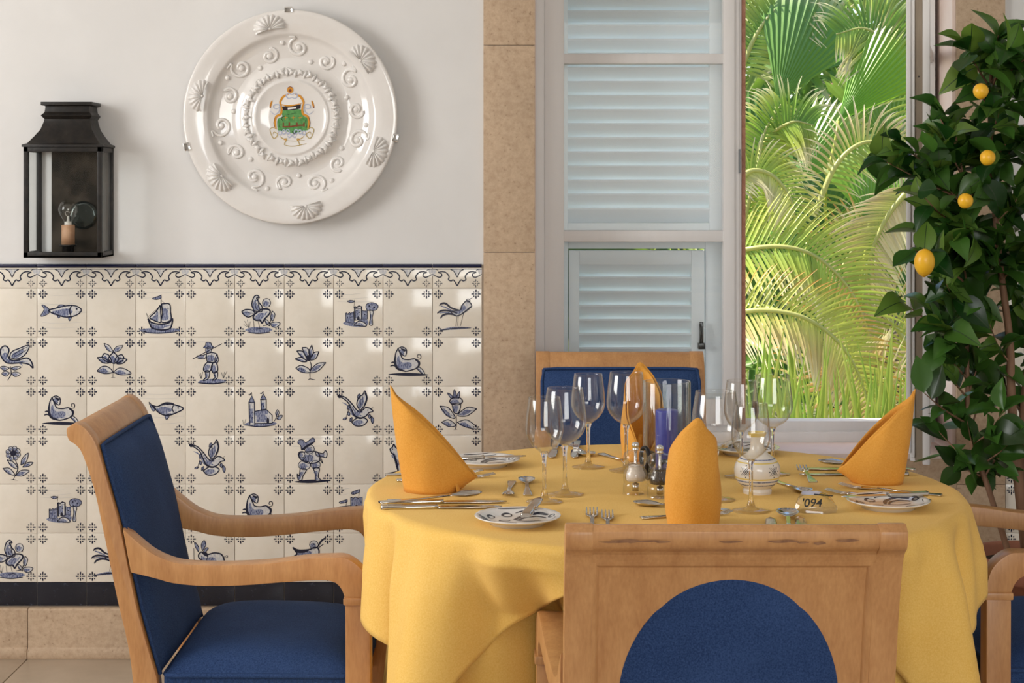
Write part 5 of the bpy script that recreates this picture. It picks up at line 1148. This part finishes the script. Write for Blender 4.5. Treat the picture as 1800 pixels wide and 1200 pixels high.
tree = thing('lemon_tree', 'potted lemon tree with glossy dark leaves and yellow lemons', 'tree', (pot_c.x, pot_c.y, .40))
TB = Vector((pot_c.x, pot_c.y, .40))
def tl(px, py, Y): return at(px, py, Y) - TB
rg = random.Random(21)
stems = [([(1795, 0, 0)], 0)]
def branch(pts, r0, r1, name='branch'):
    P = cr(pts, 6); n_ = len(P); m_ = MB(); m_.tube(P, [r0 + (r1 - r0) * i / (n_ - 1) for i in range(n_)], 8); return m_.build(name, BARK, tree)
base = Vector((0, 0, -.01))
T1 = [base + Vector((-.01, 0, 0)), tl(1790, 840, LY), tl(1778, 700, LY - .02), tl(1775, 600, LY), tl(1760, 480, LY), tl(1745, 330, LY), tl(1740, 200, LY), tl(1745, 90, LY)]
T2 = [base + Vector((-.05, -.02, 0)), tl(1738, 860, LY - .03), tl(1705, 760, LY - .02), tl(1700, 600, LY), tl(1703, 460, LY), tl(1695, 330, LY - .03), tl(1680, 240, LY - .02)]
T3 = [base + Vector((.03, .02, 0)), tl(1800, 850, LY + .04), tl(1800, 700, LY + .03), tl(1825, 520, LY + .03), tl(1830, 350, LY + .02), tl(1820, 200, LY + .02)]
T4 = [base + Vector((.05, -.01, 0)), tl(1830, 850, LY), tl(1850, 650, LY - .03), tl(1880, 450, LY - .05), tl(1890, 300, LY)]
branch(T1, .014, .004, 'trunk'); branch(T2, .008, .0025, 'trunk'); branch(T3, .012, .004, 'trunk'); branch(T4, .010, .004, 'trunk')
def leaf_mesh(L_, W_, curl, fold):
    m_ = MB(); rows = []; n_ = 7
    for i in range(n_):
        t = i / (n_ - 1); w_ = W_ * (0, .66, .97, 1.0, .80, .42, .02)[i] + .0006
        x = L_ * t; zc = curl * (t - t * t * 1.6) * L_; v_ = min(.0011, w_ * .5)
        rows.append([(x, -w_, zc + fold * w_), (x, -w_ * .5, zc + fold * w_ * .35), (x, -v_, zc), (x, v_, zc), (x, w_ * .5, zc + fold * w_ * .35), (x, w_, zc + fold * w_)])
    m_.grid(rows); m_.m = [1 if k % 5 == 2 else 0 for k in range(len(m_.f))]; return m_.mesh('leaf', [LEAF, VEIN])
LM = [leaf_mesh(.098, .0290, .22, .35), leaf_mesh(.086, .0280, -.05, .25), leaf_mesh(.072, .0230, .35, .55), leaf_mesh(.106, .0310, .5, .2), leaf_mesh(.090, .0280, .1, .6)]
trunk_pts = [p for T in (T1, T2, T3, T4) for p in cr(T, 10) if p.z > .22]
tips = [(1515, 268), (1560, 255), (1535, 285), (1620, 190), (1612, 215), (1697, 80), (1755, 62), (1690, 120), (1725, 130), (1775, 85), (1795, 110), (1640, 245), (1700, 230), (1760, 180), (1800, 220), (1590, 335), (1610, 300), (1660, 300), (1740, 290), (1800, 330), (1555, 525), (1600, 410), (1585, 440), (1640, 390), (1700, 400), (1760, 380), (1800, 430),
        (1640, 500), (1700, 500), (1660, 450), (1760, 480), (1800, 520), (1640, 575), (1690, 600), (1740, 570), (1636, 640), (1600, 690), (1615, 745), (1665, 700), (1730, 690), (1655, 800), (1725, 790), (1700, 740), (1760, 800), (1765, 720), (1800, 680), (1800, 600), (1790, 760), (1720, 840), (1720, 250), (1680, 350), (1780, 260), (1750, 430), (1690, 550), (1790, 560), (1620, 370), (1650, 340),
        (1690, 455), (1655, 535), (1725, 630), (1622, 605), (1745, 650), (1680, 420), (1840, 120), (1870, 200), (1900, 300), (1850, 300), (1920, 420), (1860, 420), (1930, 520), (1870, 520), (1900, 620), (1850, 640), (1880, 720), (1840, 780), (1830, 70), (1960, 350)]
nleaf = 0; extra = MB(); extra.c = []; twig = MB()
def xadd(vs_, me):
    extra.add(vs_, [list(p.vertices) for p in me.polygons]); f_ = rg.uniform(.35, 1.5); extra.c += [(.050 * f_, .135 * f_, .020 * f_)] * len(vs_)
def orient(d, up, roll):
    x = d.normalized(); y = up.cross(x); y = y.normalized() if y.length > 1e-4 else x.orthogonal().normalized(); z = x.cross(y)
    return Matrix((x, y, z)).transposed() @ Matrix.Rotation(roll, 3, 'X')
for ti, (px, py) in enumerate(tips):
    Yt = LY + rg.uniform(-.17, .15); px += 24 if px < 1650 else 0
    if px < 1650: Yt = LY + rg.uniform(-.16, .06)
    tip = tl(px, py, Yt)
    cands = sorted(trunk_pts, key=lambda q: (q - tip).length + abs(q.z - (tip.z - .10)) * 1.2 + max(0, q.z - tip.z) * 1.0)
    st = cands[0]; mid_ = st.lerp(tip, .55) + Vector((0, 0, .015 - .03 * rg.random()))
    P = cr([st, mid_, tip], 8); twig.tube(P, [.0032 - .0022 * i / (len(P) - 1) for i in range(len(P))], 5)
    nl = rg.randint(7, 10) if py < 580 else rg.randint(4, 6)
    for k in range(nl):
        f = 1 - (k / nl) * min(.80, .17 / max((tip - st).length, .05)) if k else 1.0
        q = P[min(int(f * (len(P) - 1)), len(P) - 1)]
        dirt = (P[-1] - P[-3]).normalized()
        d = dirt * .55 + Vector((rg.uniform(-1, 1), rg.uniform(-1, .7), rg.uniform(-1.0, .7)))
        up = Vector((rg.uniform(-.7, .7), rg.uniform(-1.0, .2), 1.0 + rg.uniform(-.6, .2)))
        M3 = orient(d, up, rg.uniform(-.5, .5)); me = rg.choice(LM); s_ = rg.uniform(.72, 1.12)
        if nleaf < 300 and px < 1850:
            o = put('leaf', me, tree, q, M3.to_euler()); o.scale = (s_,) * 3; nleaf += 1
        else:
            xadd([M3 @ (v.co * s_) + q for v in me.vertices], me)
tag(twig.build('twigs', BARK, tree), kind='stuff')
for k in range(200):                               # inner foliage
    c_ = rg.choice(tips); f = rg.uniform(.2, .95); q = tl(c_[0] * f + 1765 * (1 - f), c_[1] * f + (min(max(c_[1], 200), 640)) * (1 - f), LY + rg.uniform(-.15, .17))
    if (q + TB).z < 1.02 and k % 3: continue
    if (q + TB).x < 1.12 and (q + TB).y > 4.28: continue
    M3 = orient(Vector((rg.uniform(-1, 1), rg.uniform(-1, 1), rg.uniform(-1, .4))), Vector((rg.uniform(-.6, .6), rg.uniform(-.8, .4), 1)), 0); s_ = rg.uniform(.7, 1.1); me = rg.choice(LM)
    xadd([M3 @ (v.co * s_) + q for v in me.vertices], me)
tag(extra.build('leaf_mass', LEAFM, tree), kind='stuff')
for px, py, Y, r_, tx_ in ((1724, 160, LY - .24, .0, 0), (1736, 277, LY - .23, .3, .3), (1697, 353, LY - .22, .5, .4), (1625, 461, LY - .25, 0, 0)):
    o = put('lemon', LEM, tree, tl(px, py, Y), (R(10) + r_, tx_, 0)); s_ = .96 if px == 1625 else .72; o.scale = (s_, s_, s_ * (.98 if px == 1625 else .75))

# ================================================================== garden
mb = MB(); mb.box((-6, WY + .42, -.3), (14, 26, -.05)); struct('garden_ground', mb, GROUND, 'planted garden ground outside the window', 'ground')
rp = random.Random(77)
def mixc(a, b, t): return tuple(a[i] + (b[i] - a[i]) * t for i in range(3))
G1, G2, G3 = (0.12, 0.26, 0.035), (0.29, 0.45, 0.065), (0.030, 0.095, 0.020)
YG, TAN, ORG, PALE = (0.48, 0.52, 0.10), (0.66, 0.50, 0.27), (0.62, 0.33, 0.08), (0.80, 0.72, 0.46)
def blade(m_, base, d, up, L_, W_, droop, c0, c1, c2=None, segs=6):
    """a folded leaflet that bends down by droop, colours from base to tip"""
    d = d.normalized(); side = d.cross(up); side = side.normalized() if side.length > 1e-4 else d.orthogonal().normalized()
    p = base.copy(); rows = []; cols = []; cur = d.copy(); stp = L_ / segs
    for i in range(segs + 1):
        t = i / segs; w_ = W_ * (1 - t ** 2.2) * (.45 + .55 * min(1, t * 4)) + .0008; nrm = side.cross(cur).normalized()
        c = mixc(c0, c1, min(1, t * 1.6)) if not c2 or t < .55 else mixc(c1, c2, min(1, (t - .55) / .30))
        rows.append([p - side * w_, p - nrm * w_ * .45, p + side * w_]); cols += [c, c, c]
        cur = (cur + Vector((0, 0, -1)) * droop * (.4 + 1.2 * t) / segs).normalized(); p = p + cur * stp
    o_ = len(m_.v); m_.grid(rows)
    if m_.c is None: m_.c = []
    m_.c += cols
def frond(parent, pts, llen, n, droop, cs, width=.013, tipside=(1, 1), fwd=.55, lift=.1, upv=(0, -.6, 1)):
    """arching feather frond; rachis points in world space"""
    P = cr(pts, 14); m_ = MB(); m_.c = []
    k0 = len(m_.v); rr = MB(); rr.tube(P, [.014 * (1 - .8 * i / len(P)) for i in range(len(P))], 6); m_.add(rr.v, rr.f); m_.c += [mixc(YG, PALE, .3)] * len(rr.v)
    for i in range(n):
        t = (i + .5) / n; x = t * (len(P) - 1); a = int(x); q = P[a].lerp(P[min(a + 1, len(P) - 1)], x - a)
        tan = (P[min(a + 1, len(P) - 1)] - P[max(a - 1, 0)]).normalized(); upn = Vector(upv); upn = (upn - tan * upn.dot(tan)).normalized(); sd = tan.cross(upn).normalized()
        ll_ = llen * (math.sin(PI * (.12 + .80 * t)) ** .6) * rp.uniform(.88, 1.1)
        for s in (-1, 1):
            c0, c1, c2 = cs[0 if s < 0 else 1]
            d = sd * s + tan * fwd + upn * (lift + rp.uniform(-.12, .12))
            j = rp.uniform(-.04, .04); jc = lambda c: tuple(max(0, v * (1 + j * 5)) for v in c)
            blade(m_, q, d, upn, ll_ * tipside[0 if s < 0 else 1], width * .74 * rp.uniform(.8, 1.15), droop * rp.uniform(.7, 1.4), jc(c0), jc(c1), jc(c2) if c2 else None)
    return m_.build('frond', PALM, parent)
def fan(parent, base, d, nrm, Rr, spread, n, c0, c1, tipc=None):
    """pleated fan leaf"""
    d = Vector(d).normalized(); nn = Vector(nrm); nn = (nn - d * nn.dot(d)).normalized(); sd = d.cross(nn).normalized(); m_ = MB(); m_.c = []
    cols_n = n * 2 + 1; rows = []; cc = []; NR = 9
    for i in range(NR):
        t = .05 + .95 * i / (NR - 1); row = []
        for j in range(cols_n):
            a = (j / (cols_n - 1) - .5) * spread; r = Rr * t * (1 - .10 * abs(a / spread * 2) ** 2)
            notch = 1
            if i == NR - 1 and j % 2 == 0: r *= .86
            w_ = (1 if j % 2 else -1) * Rr * .011 * t
            z_ = nn * (w_ - Rr * .16 * t * t - .10 * Rr * (a / spread * 2) ** 2 * t)
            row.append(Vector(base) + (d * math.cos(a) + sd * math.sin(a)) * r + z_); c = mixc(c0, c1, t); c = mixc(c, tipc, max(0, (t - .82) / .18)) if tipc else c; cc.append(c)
        rows.append(row)
    m_.grid(rows, sm=False); m_.c = cc; return m_.build('fan_leaf', PALM, parent)
def A(px, py, Y): return at(px, py, Y)
# feather palm
p1 = thing('areca_palm', 'feather palm with arching fronds and dried tan tips outside the open window', 'palm', (1.15, 7.1, -.06))
def W2L(par, pts): return [Vector(q) - par.location for q in pts]
green_pale = ((G1, G2, PALE), (G1, YG, TAN)); dry = ((YG, TAN, ORG), (YG, ORG, TAN)); fresh = ((G3, G1, G2), (G1, G2, YG)); pale = ((G1, YG, PALE), (G2, YG, PALE))
fr = []
fr.append(frond(p1, W2L(p1, [A(1180, 640, 6.6), A(1250, 570, 6.45), (A(1320, 546, 6.35)), A(1395, 552, 6.3), A(1450, 580, 6.3), A(1492, 625, 6.3), A(1520, 690, 6.32), A(1530, 760, 6.35)]), .21, 60, .55, ((YG, YG, ORG), (YG, TAN, PALE)), .0085, (1.05, 1.25), .55, .05, (-.2, -1, .4)))
fr.append(frond(p1, W2L(p1, [A(1170, 540, 7.0), A(1250, 460, 6.9), A(1325, 436, 6.8), A(1395, 436, 6.75), A(1450, 462, 6.75), A(1500, 520, 6.75), A(1530, 600, 6.78), A(1545, 690, 6.8)]), .25, 62, .5, ((G2, YG, YG), (G2, YG, PALE)), .010, (1.1, 1.1), .55, .05, (-.2, -1, .4)))
fr.append(frond(p1, W2L(p1, [A(1290, 470, 7.2), A(1310, 380, 7.2), A(1330, 300, 7.2), A(1345, 230, 7.25), A(1375, 180, 7.3)]), .24, 40, 1.0, pale, .010, (1, 1), .4, .2, (.3, -1, .3)))
fr.append(frond(p1, W2L(p1, [A(1330, 420, 7.4), A(1325, 330, 7.3), A(1345, 250, 7.3), A(1390, 215, 7.2), A(1430, 220, 7.2)]), .26, 40, 1.3, ((G1, G2, PALE), (G2, YG, PALE)), .010, (1, 1), .4, .1, (.3, -1, .3)))
fr.append(frond(p1, W2L(p1, [A(1400, 700, 7.4), A(1440, 560, 7.3), A(1500, 440, 7.3), A(1560, 400, 7.3), A(1620, 400, 7.3)]), .26, 44, .8, ((YG, TAN, ORG), (G2, YG, TAN)), .010, (1, 1), .5, .1, (0, -1, .3)))
fr.append(frond(p1, W2L(p1, [A(1640, 760, 6.9), A(1610, 640, 6.9), A(1560, 560, 6.9), A(1500, 540, 6.9), A(1450, 560, 6.9)]), .24, 44, .9, ((TAN, TAN, PALE), (YG, TAN, ORG)), .009, (1.1, 1), .5, .1, (0, -1, .3)))
fr.append(frond(p1, W2L(p1, [A(1620, 860, 6.7), A(1560, 740, 6.65), A(1520, 690, 6.6), A(1495, 640, 6.6)]), .30, 30, .5, ((TAN, ORG, TAN), (YG, TAN, PALE)), .011, (1.2, 1), .7, .1, (0, -1, .3)))
fr.append(frond(p1, W2L(p1, [A(1640, 250, 7.6), A(1600, 150, 7.6), A(1560, 80, 7.6), A(1520, 50, 7.6), A(1470, 60, 7.6)]), .30, 40, .9, ((G2, YG, PALE), (G1, G2, PALE)), .010, (1, 1), .4, .1, (0, -1, .3)))
fr.append(frond(p1, W2L(p1, [A(1300, 130, 8.0), A(1330, 60, 8.0), A(1370, 10, 8.0), A(1420, -20, 8.0)]), .30, 34, .9, pale, .011, (1, 1), .4, .1, (0, -1, .3)))
fr.append(frond(p1, W2L(p1, [A(1690, 60, 7.9), A(1640, 0, 7.9), A(1580, -30, 7.9), A(1520, -20, 7.9)]), .34, 40, 1.1, ((G2, YG, PALE), (G1, G2, YG)), .011, (1, 1), .4, .1, (0, -1, .3)))
fr.append(frond(p1, W2L(p1, [A(1430, 380, 7.0), A(1470, 290, 7.0), A(1520, 250, 7.0), A(1580, 262, 7.0), A(1630, 300, 7.0)]), .20, 36, .9, ((YG, TAN, PALE), (G2, YG, PALE)), .008, (1, 1), .4, .1, (0, -1, .3)))
fr.append(frond(p1, W2L(p1, [A(1600, 330, 6.9), A(1560, 380, 6.9), A(1530, 450, 6.9), A(1515, 540, 6.9)]), .24, 36, .6, ((TAN, PALE, PALE), (YG, TAN, PALE)), .008, (1, 1), .6, .1, (0, -1, .3)))
fr.append(frond(p1, W2L(p1, [A(1290, 330, 6.9), A(1320, 300, 6.9), A(1360, 310, 6.9), A(1390, 350, 6.9), A(1400, 400, 6.9)]), .17, 34, .8, ((G2, YG, PALE), (YG, PALE, PALE)), .007, (1, 1), .4, .1, (0, -1, .3)))
for k in range(7):
    x = 1300 + k * 50; m_ = MB(); m_.tube(W2L(p1, [A(x + 10, 1000, 7.3), A(x, 780, 7.2), A(x + rp.uniform(-30, 30), 560, 7.15)]), [.028, .022, .012], 8); m_.c = [mixc(G2, YG, rp.random())] * len(m_.v); m_.build('stem', PALM, p1)
# fan palm
p2 = thing('fan_palm', 'fan palm with broad pleated bright green leaves outside the window', 'palm', (1.9, 8.6, -.06))
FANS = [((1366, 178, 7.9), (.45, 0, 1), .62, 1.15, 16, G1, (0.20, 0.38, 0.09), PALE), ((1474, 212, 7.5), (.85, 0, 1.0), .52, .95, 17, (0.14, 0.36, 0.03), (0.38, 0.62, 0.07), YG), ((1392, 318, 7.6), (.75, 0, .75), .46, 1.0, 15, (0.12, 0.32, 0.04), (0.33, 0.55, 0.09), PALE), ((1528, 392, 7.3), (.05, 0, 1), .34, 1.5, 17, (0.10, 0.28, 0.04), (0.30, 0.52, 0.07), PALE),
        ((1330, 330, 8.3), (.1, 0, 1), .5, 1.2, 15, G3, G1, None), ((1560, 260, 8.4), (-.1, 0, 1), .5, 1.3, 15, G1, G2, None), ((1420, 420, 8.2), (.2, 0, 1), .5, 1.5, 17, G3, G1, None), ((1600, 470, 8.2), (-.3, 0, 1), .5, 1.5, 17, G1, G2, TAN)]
for b, d, Rr, sp, n_, c0, c1, tc_ in FANS:
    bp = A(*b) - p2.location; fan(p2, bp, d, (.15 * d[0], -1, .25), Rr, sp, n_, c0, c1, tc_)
    m_ = MB(); m_.tube(cr([bp, bp + Vector((-.04, .05, -.5)), Vector((0, 0, .3))], 6), .008, 6); m_.c = [YG] * len(m_.v); m_.build('leaf_stalk', PALM, p2)
m_ = MB(); m_.tube([(0, 0, 0), (0.02, 0, .5), (0, 0, .9)], [.09, .08, .07], 12); m_.c = [(.2, .13, .07)] * len(m_.v); m_.build('trunk', PALM, p2)
# strap-leaved undergrowth
for k in range(11):
    px = 1318 + k * 29 + rp.uniform(-6, 6); Y = (5.80, 5.98)[k % 2] + rp.uniform(-.03, .03); bp = A(px, 800, Y); t = thing('strap_leaf_plant', 'low clump of upright strap leaves at the foot of the feather palm', 'plant', (bp.x, bp.y, -.06), 0, 'strap-leaved plants under the palms')
    m_ = MB(); m_.c = []; hh = A(px, 640 + rp.uniform(-40, 70), Y).z + .06
    for q in range(15):
        d = Vector((rp.uniform(-.20, .20), rp.uniform(-.09, .09), 1)); c0 = mixc(G1, G3, rp.random()); blade(m_, Vector((rp.uniform(-.05, .05), rp.uniform(-.05, .05), 0)), d, Vector((0, -1, .1)), hh * rp.uniform(.75, 1.15), .014 * rp.uniform(.5, 1.2), .22, c0, mixc(G2, YG, rp.random()), None, 8)
    m_.build('leaves', PALM, t)
# dense background planting
m_ = MB(); m_.c = []
for k in range(2600):
    Y = rp.uniform(8.8, 11.5); px = rp.uniform(1150, 1850); py = rp.uniform(-160, 900)
    if 1435 < px < 1500 and 20 < py < 110 and rp.random() < .6: continue
    q = A(px, py, Y); d = Vector((rp.uniform(-1, 1), rp.uniform(-.6, .2), rp.uniform(-.5, 1))); t_ = rp.random()
    c0 = mixc(G3, G1, t_); blade(m_, q, d, Vector((0, -1, .4)), rp.uniform(.2, .5), rp.uniform(.012, .03), rp.uniform(.2, 1.6), c0, mixc(c0, YG if rp.random() < .4 else G2, rp.random() * .8), PALE if rp.random() < .2 else None, 4)
o = m_.build('background_foliage', PALM); tag(o, 'dense dark green planting far behind the palms', 'foliage', kind='stuff')
bt = thing('garden_tree', 'brown trunked tree deep in the garden behind the palms', 'tree', (2.75, 14.0, -.06))
m_ = MB(); m_.tube([(0, 0, 0), (.05, 0, 1.4), (-.05, 0, 3.2)], [.16, .13, .10], 12); m_.build('trunk', BARK, bt)
m_ = MB(); m_.c = []
for k in range(700):
    q = Vector((rp.gauss(0, 1.1), rp.uniform(-1.0, .8), 2.6 + rp.gauss(0, .9)))
    if q.z < .3: continue
    c0 = mixc(G3, G1, rp.random()); blade(m_, q, Vector((rp.uniform(-1, 1), rp.uniform(-1, 1), rp.uniform(-1, .6))), Vector((0, -1, .5)), rp.uniform(.2, .4), .05, .6, c0, mixc(c0, G2, .5), None, 3)
m_.build('crown', PALM, bt)
mb = MB(); mb.box((-6, 15.5, -.3), (14, 15.7, 2.1)); gw = mb.build('garden_hedge_wall', mat('hedge_wall', (0.05, 0.10, 0.03), 0.9, (0.12, 0.17, 0.05), 8)); tag(gw, 'dark green hedge closing off the far end of the garden', 'hedge', kind='structure')
